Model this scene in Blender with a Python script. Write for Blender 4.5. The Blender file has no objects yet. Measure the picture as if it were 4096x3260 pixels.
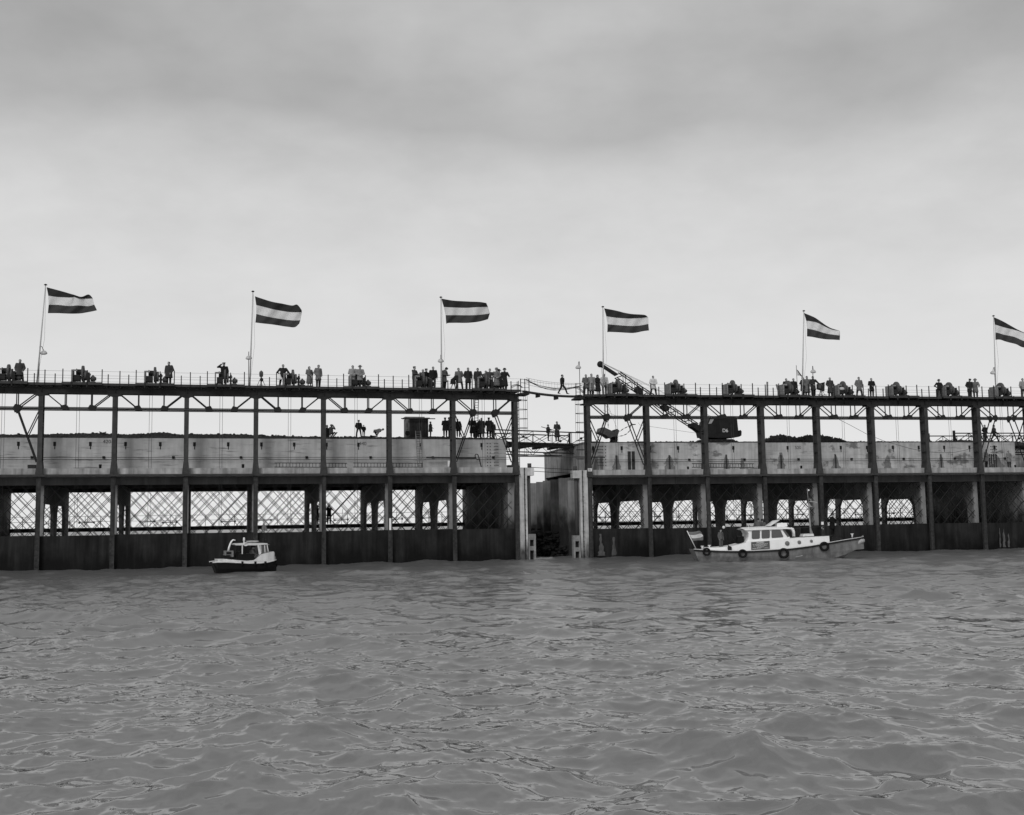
import bpy, math, random
import numpy as np
from mathutils import Vector, Matrix
R_ = random.Random(7)
S = bpy.context.scene
COL = S.collection
rad = math.radians

# ------------------------------------------------------------------ camera
F_, PT, RL, HC = 4603.4, .0992, .0149, 3.11      # focal (px of 4096), pitch, roll, eye height
cam = bpy.data.cameras.new('camera'); co = bpy.data.objects.new('camera', cam); COL.objects.link(co)
Rt, Up, Fw = Vector((1,0,0)), Vector((0,-math.sin(PT),math.cos(PT))), Vector((0,math.cos(PT),math.sin(PT)))
rt = Rt*math.cos(RL) - Up*math.sin(RL); up = Rt*math.sin(RL) + Up*math.cos(RL)
co.matrix_world = Matrix(((rt.x,up.x,-Fw.x,0),(rt.y,up.y,-Fw.y,0),(rt.z,up.z,-Fw.z,HC),(0,0,0,1)))
cam.sensor_width = 36; cam.lens = F_/4096*36; cam.clip_end = 12000; cam.clip_start = .1
S.camera = co

# ------------------------------------------------------------------ world, sun, exposure
SUN_EL, SUN_AZ = rad(38), rad(200)               # azimuth measured from +Y clockwise
w = bpy.data.worlds.new('World'); S.world = w; w.use_nodes = True
nt = w.node_tree; nt.nodes.clear(); L = nt.links.new
def N(t, **k):
    n = nt.nodes.new(t)
    for a, b in k.items():
        if a.startswith('_'): n.inputs[int(a[1:])].default_value = b
        else: setattr(n, a, b)
    return n
out = N('ShaderNodeOutputWorld')
sky = N('ShaderNodeTexSky'); sky.sky_type = 'NISHITA'; sky.sun_disc = False
sky.sun_elevation = SUN_EL; sky.sun_rotation = SUN_AZ
bwn = N('ShaderNodeRGBToBW'); L(sky.outputs[0], bwn.inputs[0])
bg1 = N('ShaderNodeBackground'); L(bwn.outputs[0], bg1.inputs[0]); bg1.inputs[1].default_value = .09
tc = N('ShaderNodeTexCoord'); sep = N('ShaderNodeSeparateXYZ'); L(tc.outputs['Generated'], sep.inputs[0])
def mth(op, a, b=None, c=None):
    n = nt.nodes.new('ShaderNodeMath'); n.operation = op
    for i, v in enumerate((a, b, c)):
        if v is None: continue
        if isinstance(v, (int, float)): n.inputs[i].default_value = v
        else: L(v, n.inputs[i])
    return n.outputs[0]
zz = mth('MAXIMUM', sep.outputs[2], 0.0); den = mth('ADD', zz, .30)
cmb = N('ShaderNodeCombineXYZ'); L(mth('DIVIDE', sep.outputs[0], den), cmb.inputs[0]); L(mth('DIVIDE', sep.outputs[1], den), cmb.inputs[1])
n1 = N('ShaderNodeTexNoise'); n1.inputs['Scale'].default_value = 2.3; n1.inputs['Detail'].default_value = 5; n1.inputs['Roughness'].default_value = .5
mp = N('ShaderNodeMapping'); mp.inputs['Location'].default_value = (3.1, 1.45, 0); mp.inputs['Scale'].default_value = (.8, 1.0, 1); L(cmb.outputs[0], mp.inputs[0]); L(mp.outputs[0], n1.inputs['Vector'])
n2 = N('ShaderNodeTexNoise'); n2.inputs['Scale'].default_value = 7.5; n2.inputs['Detail'].default_value = 6; n2.inputs['Roughness'].default_value = .55
mp2 = N('ShaderNodeMapping'); mp2.inputs['Location'].default_value = (1.1, 5.7, 0); L(cmb.outputs[0], mp2.inputs[0]); L(mp2.outputs[0], n2.inputs['Vector'])
grad = N('ShaderNodeValToRGB'); cr = grad.color_ramp
for p_, v_ in ((0,.82),(.12,.76),(.20,.72),(.275,.66),(.30,.60),(.335,.46),(.37,.43),(.45,.49),(.58,.50),(.75,.42),(1,.36)):
    e = cr.elements.new(p_) if p_ not in (0, 1) else cr.elements[0 if p_ == 0 else -1]
    e.color = (v_, v_, v_, 1)
zw = mth('ADD', zz, mth('MULTIPLY', mth('SUBTRACT', n1.outputs[0], .52), mth('MULTIPLY', zz, .55))); L(zw, grad.inputs[0])
# clouds get less contrasty towards the horizon
amp = mth('MULTIPLY', mth('MINIMUM', mth('MAXIMUM', mth('MULTIPLY', mth('SUBTRACT', zz, .10), 4.5), .12), 1.0), .75)
cl = mth('MULTIPLY', mth('SUBTRACT', n1.outputs[0], .5), amp)
cl2 = mth('MULTIPLY', mth('MULTIPLY', mth('SUBTRACT', n2.outputs[0], .5), amp), .42)
bright = mth('MULTIPLY', grad.outputs[0], mth('ADD', mth('ADD', cl, cl2), 1.0))
bright = mth('MINIMUM', bright, 1.25)
bg2 = N('ShaderNodeBackground'); L(bright, bg2.inputs[0]); bg2.inputs[1].default_value = 1.0
mx = N('ShaderNodeMixShader'); mx.inputs[0].default_value = .93; L(bg1.outputs[0], mx.inputs[1]); L(bg2.outputs[0], mx.inputs[2])
L(mx.outputs[0], out.inputs[0])
sd = bpy.data.lights.new('sun', 'SUN'); sd.energy = 1.5; sd.angle = rad(22); sd.color = (1, 1, 1)
so = bpy.data.objects.new('sun', sd); COL.objects.link(so)
sv = Vector((math.sin(SUN_AZ)*math.cos(SUN_EL), math.cos(SUN_AZ)*math.cos(SUN_EL), math.sin(SUN_EL)))
so.rotation_euler = (-sv).to_track_quat('-Z', 'Y').to_euler()
S.view_settings.view_transform = 'Standard'; S.view_settings.look = 'None'; S.view_settings.exposure = 0; S.view_settings.gamma = 1
S.render.engine = 'CYCLES'

# ------------------------------------------------------------------ materials (black and white place: all neutral)
MATS = {}
def M(name, base, rough=.8, var=.25, scale=2.0, streak=0.0, bump=0.0, metal=0.0, spec=.08, courses=0.0, blotch=0.0, wet=0.0):
    if name in MATS: return MATS[name]
    m = bpy.data.materials.new(name); m.use_nodes = True; t = m.node_tree; l = t.links.new
    b = t.nodes['Principled BSDF']
    def nn(k): return t.nodes.new(k)
    def mt(op, a, c=None):
        n = nn('ShaderNodeMath'); n.operation = op
        for i, v in enumerate((a, c)):
            if v is None: continue
            if isinstance(v, (int, float)): n.inputs[i].default_value = v
            else: l(v, n.inputs[i])
        return n.outputs[0]
    tcn = nn('ShaderNodeTexCoord'); oi = nn('ShaderNodeObjectInfo')
    ad = nn('ShaderNodeVectorMath'); ad.operation = 'ADD'; l(tcn.outputs['Object'], ad.inputs[0])
    cb = nn('ShaderNodeCombineXYZ'); l(mt('MULTIPLY', oi.outputs['Random'], 40.0), cb.inputs[0]); l(cb.outputs[0], ad.inputs[1])
    def noise(sc, st=(1,1,1), det=5, rg=.6):
        mpn = nn('ShaderNodeMapping'); mpn.inputs['Scale'].default_value = st; l(ad.outputs[0], mpn.inputs[0])
        n = nn('ShaderNodeTexNoise'); n.inputs['Scale'].default_value = sc; n.inputs['Detail'].default_value = det; n.inputs['Roughness'].default_value = rg
        l(mpn.outputs[0], n.inputs['Vector']); return n.outputs[0]
    nz = noise(scale)
    f = mt('ADD', mt('MULTIPLY', mt('SUBTRACT', nz, .5), var*4), 1.0)
    if streak:
        s = noise(1.0, (2.6, 2.6, .22), 4)
        f = mt('MULTIPLY', f, mt('ADD', mt('MULTIPLY', mt('SUBTRACT', s, .5), streak*4), 1.0))
    if courses:      # dark ragged joints between board or block courses
        c1 = noise(1.0, (.5, .5, 6.0), 4)
        cc = mt('MINIMUM', mt('MAXIMUM', mt('MULTIPLY', mt('SUBTRACT', c1, .55), 9.0), 0.0), 1.0)
        c2 = noise(.35, (1, 1, 1), 2); msk = mt('MINIMUM', mt('MAXIMUM', mt('MULTIPLY', mt('SUBTRACT', c2, .40), 6.0), 0.0), 1.0)
        f = mt('MULTIPLY', f, mt('SUBTRACT', 1.0, mt('MULTIPLY', mt('MULTIPLY', cc, msk), courses)))
    if blotch:
        c3 = noise(.7, (1, 1, 1.6), 5)
        bb = mt('MINIMUM', mt('MAXIMUM', mt('MULTIPLY', mt('SUBTRACT', c3, .56), 12.0), 0.0), 1.0)
        f = mt('MULTIPLY', f, mt('SUBTRACT', 1.0, mt('MULTIPLY', bb, blotch)))
    if wet:          # tide-soaked zone with a ragged upper edge
        sx = nn('ShaderNodeSeparateXYZ'); l(tcn.outputs['Object'], sx.inputs[0])
        wz = mt('ADD', mt('SUBTRACT', sx.outputs[2], wet), mt('MULTIPLY', mt('SUBTRACT', noise(.7, (1,1,.5), 4), .5), 5.0))
        f = mt('MULTIPLY', f, mt('MINIMUM', mt('MAXIMUM', mt('ADD', mt('MULTIPLY', wz, .45), .5), .16), 1.0))
    f = mt('MINIMUM', mt('MAXIMUM', mt('MULTIPLY', f, base), .004), .9)
    cbc = nn('ShaderNodeCombineColor')
    for i in range(3): l(f, cbc.inputs[i])
    l(cbc.outputs[0], b.inputs['Base Color'])
    b.inputs['Roughness'].default_value = rough; b.inputs['Metallic'].default_value = metal
    b.inputs['Specular IOR Level'].default_value = spec
    if bump:
        bp = nn('ShaderNodeBump'); bp.inputs['Strength'].default_value = bump; bp.inputs['Distance'].default_value = .05
        l(noise(scale*5), bp.inputs['Height']); l(bp.outputs[0], b.inputs['Normal'])
    MATS[name] = m; return m
m_wallA = M('weathered_concrete_wall', .39, .9, .16, 1.1, .16, .3, courses=.55)
m_wallB = M('blotched_concrete_wall', .43, .9, .20, 1.1, .26, .3, courses=.3, blotch=.6)
m_lip = M('stained_concrete_lip', .30, .9, .30, 1.5, .50, .2)
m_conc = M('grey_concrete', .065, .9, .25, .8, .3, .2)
m_sideconc = M('end_wall_concrete', .22, .9, .25, .8, .3, .2)
m_fin = M('tide_stained_end_concrete', .25, .9, .25, .8, .35, .2, wet=3.6)
m_light = M('pale_concrete', .42, .85, .26, 1.2, .34, .2, blotch=.3, wet=.9)
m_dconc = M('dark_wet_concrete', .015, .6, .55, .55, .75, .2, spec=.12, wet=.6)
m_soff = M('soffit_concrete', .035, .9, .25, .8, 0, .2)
m_pier = M('pier_concrete', .22, .9, .25, 1.0, .2, .2)
m_steel = M('dark_painted_steel', .022, .6, .30, 2.5, .2, .1, spec=.12)
m_steel2 = M('grey_painted_steel', .044, .6, .30, 2.5, .3, .1, spec=.12)
m_low = M('grimy_lower_steel', .040, .7, .5, 5.0, .4, .2)
m_rod = M('steel_rod', .022, .6, .15, 3)
m_wire = M('thin_wire', .05, .6, .1, 3)
m_fascia = M('deck_edge_timber', .045, .8, .3, 2.5)
m_stain = M('dark_stain', .18, .9, .3, 5, .3)
m_hole = M('dark_recess', .02, .95, .1, 3)
m_wood = M('grey_timber', .18, .85, .35, 4, .3, .2)
m_dwood = M('dark_timber', .045, .85, .35, 4, .3, .2)
m_white = M('white_paint', .80, .45, .05, 2, .05, spec=.5)
m_offw = M('dirty_white_paint', .62, .5, .15, 4, .15, spec=.5)
m_black = M('black_paint', .008, .4, .2, 2, spec=.12)
m_rub = M('rubber', .012, .8, .2, 6)
m_glass = M('dark_glass', .06, .12, .1, 1, spec=.8)
m_hullg = M('worn_grey_hull_paint', .18, .55, .35, 1.6, .35, .1, spec=.12)
m_soil = M('dark_soil', .03, .95, .5, 5, 0, .6)
m_rubble = M('stone_rubble', .06, .95, .5, 6, 0, .6)
m_mach = M('machine_dark_steel', .02, .55, .3, 3, spec=.12)
m_mach2 = M('machine_grey_paint', .08, .6, .3, 4, spec=.12)
m_cab = M('winch_cabinet_boards', .19, .8, .3, 4, .3)
m_pole = M('pale_painted_pole', .42, .6, .15, 3)
m_fd = M('flag_dark_stripe_upper', .055, .85, .12, 1.5)
m_fd2 = M('flag_dark_stripe_lower', .085, .85, .12, 1.5)
m_fw = M('flag_white_stripe', .80, .85, .05, 1.5)
for _m in (m_fd, m_fd2, m_fw):          # bunting lets daylight through
    t_ = _m.node_tree; b_ = t_.nodes['Principled BSDF']; o_ = t_.nodes['Material Output']
    tr = t_.nodes.new('ShaderNodeBsdfTranslucent'); mxs = t_.nodes.new('ShaderNodeMixShader'); mxs.inputs[0].default_value = .45
    t_.links.new(b_.inputs['Base Color'].links[0].from_socket, tr.inputs[0])
    t_.links.new(b_.outputs[0], mxs.inputs[1]); t_.links.new(tr.outputs[0], mxs.inputs[2]); t_.links.new(mxs.outputs[0], o_.inputs[0])
m_lamp = M('enamel_lampshade', .42, .5, .15, 5, spec=.5)
m_ext = M('excavator_paint', .02, .5, .3, 2, .2, spec=.12)
m_chain = M('chain_iron', .03, .6, .2, 8)
m_skin = M('skin', .28, .6, .08, 5)
m_shoe = M('shoe_leather', .02, .5, .1, 5)
def tone(v, kind='cloth'):
    return M('%s_tone_%03d' % (kind, int(v*1000)), v, .92, .16, 6, .1)

# ------------------------------------------------------------------ mesh builder
class MB:
    def __init__(s): s.v = []; s.f = []; s.m = []; s.mats = []; s.sm = []
    def mi(s, mat):
        if mat not in s.mats: s.mats.append(mat)
        return s.mats.index(mat)
    def add(s, vs, fs, mat=None, smooth=False):
        o = len(s.v); s.v += [tuple(v) for v in vs]
        k = s.mi(mat) if mat else 0
        for f in fs: s.f.append(tuple(i+o for i in f)); s.m.append(k); s.sm.append(smooth)
        return s
    def box(s, x0, x1, y0, y1, z0, z1, mat=None):
        vs = [(x, y, z) for z in (z0, z1) for y in (y0, y1) for x in (x0, x1)]
        return s.add(vs, [(0,2,3,1),(4,5,7,6),(0,1,5,4),(2,6,7,3),(0,4,6,2),(1,3,7,5)], mat)
    def bar(s, a, b, w_, h_=None, mat=None):
        a, b = Vector(a), Vector(b); h_ = h_ or w_; d = (b-a)
        if d.length < 1e-6: return s
        d.normalize(); u = Vector((0,1,0)) if abs(d.y) < .9 else Vector((1,0,0))
        n = d.cross(u).normalized(); u = n.cross(d).normalized()
        vs = [p + n*(i*w_/2) + u*(j*h_/2) for p in (a, b) for j in (-1, 1) for i in (-1, 1)]
        return s.add(vs, [(0,1,3,2),(4,6,7,5),(0,4,5,1),(2,3,7,6),(0,2,6,4),(1,5,7,3)], mat)
    def tube(s, pts, rs, n=8, mat=None, ends=True):
        pts = [Vector(p) for p in pts]
        if isinstance(rs, (int, float)): rs = [rs]*len(pts)
        rings = []; vs = []; pu = None
        for i, p in enumerate(pts):
            d = (pts[min(i+1, len(pts)-1)] - pts[max(i-1, 0)])
            if d.length < 1e-9: d = Vector((0,0,1))
            d.normalize()
            if pu is None: u = d.orthogonal().normalized()
            else:
                u = pu - d*pu.dot(d); u = u.normalized() if u.length > 1e-6 else d.orthogonal().normalized()
            pu = u; q = d.cross(u)
            r = rs[i]; r = (r, r) if isinstance(r, (int, float)) else r
            rings.append(len(vs)); vs += [p + u*math.cos(2*math.pi*k/n)*r[0] + q*math.sin(2*math.pi*k/n)*r[1] for k in range(n)]
        fs = []
        for a, b in zip(rings, rings[1:]):
            fs += [(a+k, a+(k+1) % n, b+(k+1) % n, b+k) for k in range(n)]
        if ends: fs += [tuple(range(n-1, -1, -1)), tuple(rings[-1]+k for k in range(n))]
        return s.add(vs, fs, mat, True)
    def ball(s, c, r, mat=None, n=10, m_=6, rot=None):
        c = Vector(c); r = (r, r, r) if isinstance(r, (int, float)) else r; vs = [Vector((0,0,-r[2]))]
        for j in range(1, m_):
            t = math.pi*j/m_ - math.pi/2
            vs += [Vector((r[0]*math.cos(t)*math.cos(2*math.pi*k/n), r[1]*math.cos(t)*math.sin(2*math.pi*k/n), r[2]*math.sin(t))) for k in range(n)]
        vs.append(Vector((0,0,r[2])))
        if rot: vs = [rot @ v for v in vs]
        fs = [(0, 1+(k+1) % n, 1+k) for k in range(n)]
        for j in range(m_-2):
            a = 1+j*n; b = a+n; fs += [(a+k, a+(k+1) % n, b+(k+1) % n, b+k) for k in range(n)]
        a = 1+(m_-2)*n; fs += [(a+k, a+(k+1) % n, len(vs)-1) for k in range(n)]
        return s.add([c+v for v in vs], fs, mat, True)
    def lathe(s, c, prof, n=16, mat=None, axis='z'):
        c = Vector(c); vs = []
        for r, h in prof:
            for k in range(n):
                a = 2*math.pi*k/n; x, y = r*math.cos(a), r*math.sin(a)
                vs.append(c + (Vector((x, y, h)) if axis == 'z' else Vector((h, x, y)) if axis == 'x' else Vector((x, h, y))))
        fs = []
        for j in range(len(prof)-1):
            a, b = j*n, j*n+n; fs += [(a+k, a+(k+1) % n, b+(k+1) % n, b+k) for k in range(n)]
        return s.add(vs, fs, mat, True)
    def disc(s, c, r, h, mat=None, n=20, axis='x'):
        s.lathe(c, [(.001, -h/2), (r*.97, -h/2), (r, -h*.35), (r, h*.35), (r*.97, h/2), (.001, h/2)], n, mat, axis); return s
    def prism(s, poly, y0, y1, mat=None):          # polygon in xz, extruded along y
        n = len(poly); vs = [(x, y0, z) for x, z in poly] + [(x, y1, z) for x, z in poly]
        return s.add(vs, [tuple(range(n)), tuple(range(2*n-1, n-1, -1))] + [(i, i+n, (i+1) % n+n, (i+1) % n) for i in range(n)], mat)
    def mesh(s, name, mat=None):
        me = bpy.data.meshes.new(name); me.from_pydata(s.v, [], s.f)
        if mat and not s.mats: me.materials.append(mat)
        for m in s.mats: me.materials.append(m)
        if s.m: me.polygons.foreach_set('material_index', s.m); me.polygons.foreach_set('use_smooth', s.sm)
        me.update(); return me
    def build(s, name, mat=None, parent=None):
        o = bpy.data.objects.new(name, s.mesh(name, mat)); COL.objects.link(o)
        if parent: o.parent = parent
        return o
def tag(o, label=None, cat=None, group=None, kind=None):
    if label: o['label'] = label
    if cat: o['category'] = cat
    if group: o['group'] = group
    if kind: o['kind'] = kind
    return o
def empty(name, loc=(0,0,0), rz=0, **k):
    o = bpy.data.objects.new(name, None); COL.objects.link(o); o.location = loc; o.rotation_euler = (0, 0, rz)
    o.empty_display_size = .2
    return tag(o, **k)
KIDS = {}
def children(o): return [c for c in bpy.data.objects if c.parent == o]
def copy_tree(o, parent=None):
    c = o.copy(); COL.objects.link(c)
    if parent: c.parent = parent
    for ch in children(o): copy_tree(ch, c)
    return c
def remesh(mb, voxel, smooth=True):
    ob = mb.build('tmp'); md = ob.modifiers.new('r', 'REMESH'); md.mode = 'VOXEL'; md.voxel_size = voxel; md.use_smooth_shade = smooth
    sm = ob.modifiers.new('s', 'SMOOTH'); sm.iterations = 2; sm.factor = .5
    dg = bpy.context.evaluated_depsgraph_get(); me = bpy.data.meshes.new_from_object(ob.evaluated_get(dg))
    old = ob.data; bpy.data.objects.remove(ob); bpy.data.meshes.remove(old); return me
def text_obj(txt, size, mat, name, parent, loc, rx=math.pi/2, depth=.004):
    cu = bpy.data.curves.new('t', 'FONT'); cu.body = txt; cu.size = size; cu.align_x = 'CENTER'; cu.align_y = 'CENTER'; cu.extrude = depth
    ob = bpy.data.objects.new('t', cu); COL.objects.link(ob)
    me = bpy.data.meshes.new_from_object(ob.evaluated_get(bpy.context.evaluated_depsgraph_get()))
    bpy.data.objects.remove(ob); me.materials.clear(); me.materials.append(mat)
    o = bpy.data.objects.new(name, me); COL.objects.link(o); o.parent = parent; o.location = loc; o.rotation_euler = (rx, 0, 0); return o

# ------------------------------------------------------------------ frames: u along a caisson, d back into it, h up
Lb = 5.3
def fr(X, Y, th): return (Vector((X, Y, 0)), Vector((math.cos(th), math.sin(th), 0)), Vector((-math.sin(th), math.cos(th), 0)), th)
_c, _s = math.cos(.2562), math.sin(.2562)
FR = {'A': fr(-35.59-Lb*_c, 86.444-Lb*_s, .2562), 'B': fr(6.539, 98.375, .1958)}
_b8 = FR['B'][0] + FR['B'][1]*(8*Lb) + Vector((math.cos(.18), math.sin(.18), 0))*6.7
FR['C'] = fr(_b8.x, _b8.y, .165)
ZO = {'A': 0.0, 'B': -.2, 'C': -.2}
def Wp(c, u, d, h):
    O, e, n, t = FR[c]; return O + e*u + n*d + Vector((0, 0, h))
def ray(x, y):
    return rt*((x-2048)/F_) + up*((1630-y)/F_) + Fw
def UH(c, x, y, d=0.0):
    O, e, n, t = FR[c]; o = Vector((0, 0, HC)); D = ray(x, y)
    s = ((O-o).dot(n) + d)/D.dot(n); P = o + D*s; return (P-O).dot(e), P.z
def PX(c, x, y, d=0.0):
    u, h = UH(c, x, y, d); return Wp(c, u, d, h)
def PY(x, y, Y):           # point at world depth Y
    D = ray(x, y); return Vector((0, 0, HC)) + D*(Y/D.y)

# ------------------------------------------------------------------ water
def ocean(Lt, n, seed, wind, k0, spread, kmin=0, kmax=1e9):
    rg = np.random.default_rng(seed); k1 = np.fft.fftfreq(n, 1/n)*2*np.pi/Lt
    kx, ky = np.meshgrid(k1, k1, indexing='xy'); k = np.hypot(kx, ky); k[0, 0] = 1
    P = np.exp(-(k0/k)**2)/k**4.6
    cs = (kx*wind[0]+ky*wind[1])/k
    P *= (.22 + .78*np.abs(cs)**spread)*((k > kmin) & (k < kmax)); P[0, 0] = 0
    A = (rg.normal(size=k.shape)+1j*rg.normal(size=k.shape))*np.sqrt(P)
    h = np.fft.ifft2(A).real; dx = np.fft.ifft2(-1j*A*kx/k).real; dy = np.fft.ifft2(-1j*A*ky/k).real
    s = h.std(); return h/s, dx/s, dy/s
def samp(g, x, y, Lt):
    n = g[0].shape[0]; fx = (x/Lt) % 1*n; fy = (y/Lt) % 1*n
    i = np.floor(fx).astype(int); j = np.floor(fy).astype(int); a = fx-i; b = fy-j; i %= n; j %= n; i2 = (i+1) % n; j2 = (j+1) % n
    return [q[j, i]*(1-a)*(1-b)+q[j, i2]*a*(1-b)+q[j2, i]*(1-a)*b+q[j2, i2]*a*b for q in g]
rows = np.concatenate([np.arange(4, 9, .12), np.arange(9, 30, .055), np.arange(30, 60, .13), np.arange(60, 125, .30), np.geomspace(125, 9000, 46)])
tcol = np.linspace(-1, 1, 940); tcol = tcol*.62 + .38*tcol**3
Yg, Tg = np.meshgrid(rows, tcol, indexing='ij'); Xg = Tg*(Yg+9)*.72
wd = np.array([-.30, -.954])
g1 = ocean(41.0, 512, 3, wd, 1.55, 2.0); g2 = ocean(13.7, 512, 5, np.array([.35, -.93]), 4.0, 1.2); g3 = ocean(5.3, 256, 9, np.array([-.6, -.8]), 9.0, 1.0, kmin=8)
fade = np.clip((900-Yg)/700, 0, 1)*np.clip(1.0-(Yg-70)/260, .35, 1)
env = ocean(57.0, 256, 21, wd, .35, .3)[0]; env = samp((env,), Xg, Yg, 57.0)[0]
a1, a2, a3 = .064*np.clip(1+.22*env, .6, 1.6), .0150, .0065*np.clip((65-Yg)/40, 0, 1)
h1, x1, y1 = samp(g1, Xg, Yg, 41.0); h2, x2, y2 = samp(g2, Xg, Yg, 13.7); h3, x3, y3 = samp(g3, Xg, Yg, 5.3)
gust = .8 + .35*np.sin(Xg*.11+1.3)*np.sin(Yg*.09+.4)
Z = (h1*a1 + h2*a2*gust + h3*a3*gust)*fade
ch = -1.12*fade
XX = Xg + (x1*a1 + x2*a2*gust + x3*a3)*ch; YY = Yg + (y1*a1 + y2*a2*gust + y3*a3)*ch
V = np.stack([XX, YY, Z], -1).reshape(-1, 3).astype(np.float32); nr, nc = Xg.shape
idx = (np.arange(nr-1)[:, None]*nc + np.arange(nc-1)[None, :]).reshape(-1)
Fq = np.stack([idx, idx+1, idx+nc+1, idx+nc], -1).astype(np.int32)
me = bpy.data.meshes.new('water'); me.vertices.add(len(V)); me.vertices.foreach_set('co', V.ravel())
me.loops.add(Fq.size); me.loops.foreach_set('vertex_index', Fq.ravel()); me.polygons.add(len(Fq))
me.polygons.foreach_set('loop_start', np.arange(0, Fq.size, 4, dtype=np.int32))
me.update(calc_edges=True); me.polygons.foreach_set('use_smooth', np.ones(len(Fq), dtype=bool)); me.validate()
water = bpy.data.objects.new('water', me); COL.objects.link(water); tag(water, 'choppy grey sea water in front of and around the caissons', 'water', kind='structure')
m = bpy.data.materials.new('sea_water'); m.use_nodes = True; t = m.node_tree; b = t.nodes['Principled BSDF']
b.inputs['Base Color'].default_value = (.100, .100, .100, 1); b.inputs['IOR'].default_value = 2.7
b.inputs['Specular IOR Level'].default_value = .5
tcn = t.nodes.new('ShaderNodeTexCoord')
def wn(sc, st, det, rg=.6):
    mpn = t.nodes.new('ShaderNodeMapping'); mpn.inputs['Scale'].default_value = st; t.links.new(tcn.outputs['Object'], mpn.inputs[0])
    n = t.nodes.new('ShaderNodeTexNoise'); n.inputs['Scale'].default_value = sc; n.inputs['Detail'].default_value = det; n.inputs['Roughness'].default_value = rg
    t.links.new(mpn.outputs[0], n.inputs['Vector']); return n.outputs[0]
hA = wn(5.0, (1, 1.7, 1), 3, .5); hB = wn(.55, (1, 1.7, 1), 3, .5)
bp = t.nodes.new('ShaderNodeBump'); bp.inputs['Strength'].default_value = .03; bp.inputs['Distance'].default_value = .045; t.links.new(hA, bp.inputs['Height'])
bp2 = t.nodes.new('ShaderNodeBump'); bp2.inputs['Strength'].default_value = .03; bp2.inputs['Distance'].default_value = .15; t.links.new(hB, bp2.inputs['Height']); t.links.new(bp2.outputs[0], bp.inputs['Normal'])
t.links.new(bp.outputs[0], b.inputs['Normal'])
# ripples too fine to model, rougher in the wind-stirred water along the wall
sx = t.nodes.new('ShaderNodeSeparateXYZ'); t.links.new(tcn.outputs['Object'], sx.inputs[0])
mr = t.nodes.new('ShaderNodeMapRange'); mr.inputs[1].default_value = 22; mr.inputs[2].default_value = 80; mr.inputs[3].default_value = .05; mr.inputs[4].default_value = .30
t.links.new(sx.outputs[1], mr.inputs[0]); t.links.new(mr.outputs[0], b.inputs['Roughness'])
me.materials.append(m); MATS['water'] = m

# ------------------------------------------------------------------ the concrete caisson (built once, then copied)
H_SILL, H_SOF, H_CH, H_LIP, H_TOP, DEP = 2.62, 6.4, 7.0, 7.66, 10.1, 18.3
UE = 8*Lb
hull = empty('concrete_caisson', Wp('A', 0, 0, 0), FR['A'][3], label='long weathered concrete caisson on the left with rubble along its top', cat='caisson', group='concrete caissons of the closure dam')
b = MB()
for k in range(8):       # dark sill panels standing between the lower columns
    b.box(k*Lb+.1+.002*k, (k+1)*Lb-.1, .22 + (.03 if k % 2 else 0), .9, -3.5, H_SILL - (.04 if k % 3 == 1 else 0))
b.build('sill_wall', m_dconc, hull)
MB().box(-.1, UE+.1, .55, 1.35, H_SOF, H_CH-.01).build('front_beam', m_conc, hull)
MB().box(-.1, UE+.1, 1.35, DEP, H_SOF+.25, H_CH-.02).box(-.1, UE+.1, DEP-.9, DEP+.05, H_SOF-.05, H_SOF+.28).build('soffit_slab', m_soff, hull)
MB().box(-.2, UE+.2, .3, 2.0, H_CH+.003, H_LIP).build('ledge', m_lip, hull)
MB().box(-.25, UE+.25, -.28, .298, H_CH+.02, H_CH+.07).box(-.25, UE+.25, -.08, -.03, H_CH+.07, H_CH+.19).build('ledge_channel', m_steel2, hull)
def cutp(a, b, c, d): return [(1.5,-3.5),(a,-3.5),(a,2.4),(a+.1,4.4),(a+.55,5.05),(b-.75,5.05),(b-.2,4.4),(b,2.8),(b,-3.5),(c,-3.5),(c,2.8),(c+.2,4.4),(c+.75,5.05),(d-.6,5.05),(d-.1,4.4),(d,2.4),(d,-3.5),(18.2,-3.5)]
CUT_A, CUT_B = cutp(2.4, 8.0, 10.1, 15.5), cutp(2.3, 9.9, 11.8, 17.5)
def pier(u, solid=False, cut=CUT_A):
    pb = MB()
    if solid: pb.box(u-.25, u+.25, 1.0, 18.2, -3.5, H_SOF+.24)
    else:
        T = H_SOF+.24
        n_ = len(cut); vs = []
        for dx in (-.125, .125):
            for dd, hh in cut: vs.append((u+dx, dd, hh))
            for dd, hh in cut: vs.append((u+dx, dd, T))
        fs = []
        for s_, o in ((0, 0), (1, 2*n_)):
            for i in range(n_-1):
                if abs(cut[i][0]-cut[i+1][0]) < 1e-6: continue
                q = (o+i, o+i+1, o+n_+i+1, o+n_+i); fs.append(q if s_ else q[::-1])
        for i in range(n_-1): fs.append((i, i+1, 2*n_+i+1, 2*n_+i))
        fs.append((0, 2*n_, 3*n_, n_)); fs.append((n_-1, 2*n_-1, 4*n_-1, 3*n_-1))
        pb.add(vs, fs); pb.box(u-.225, u+.225, 1.15, 1.498, -3.5, T-.002)
    return pb
for k in range(1, 8): pier(k*Lb).build('dividing_pier', m_pier, hull)['bay'] = k
for u in (.25, UE-.25): pier(u, True).build('end_wall', m_fin, hull)
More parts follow.
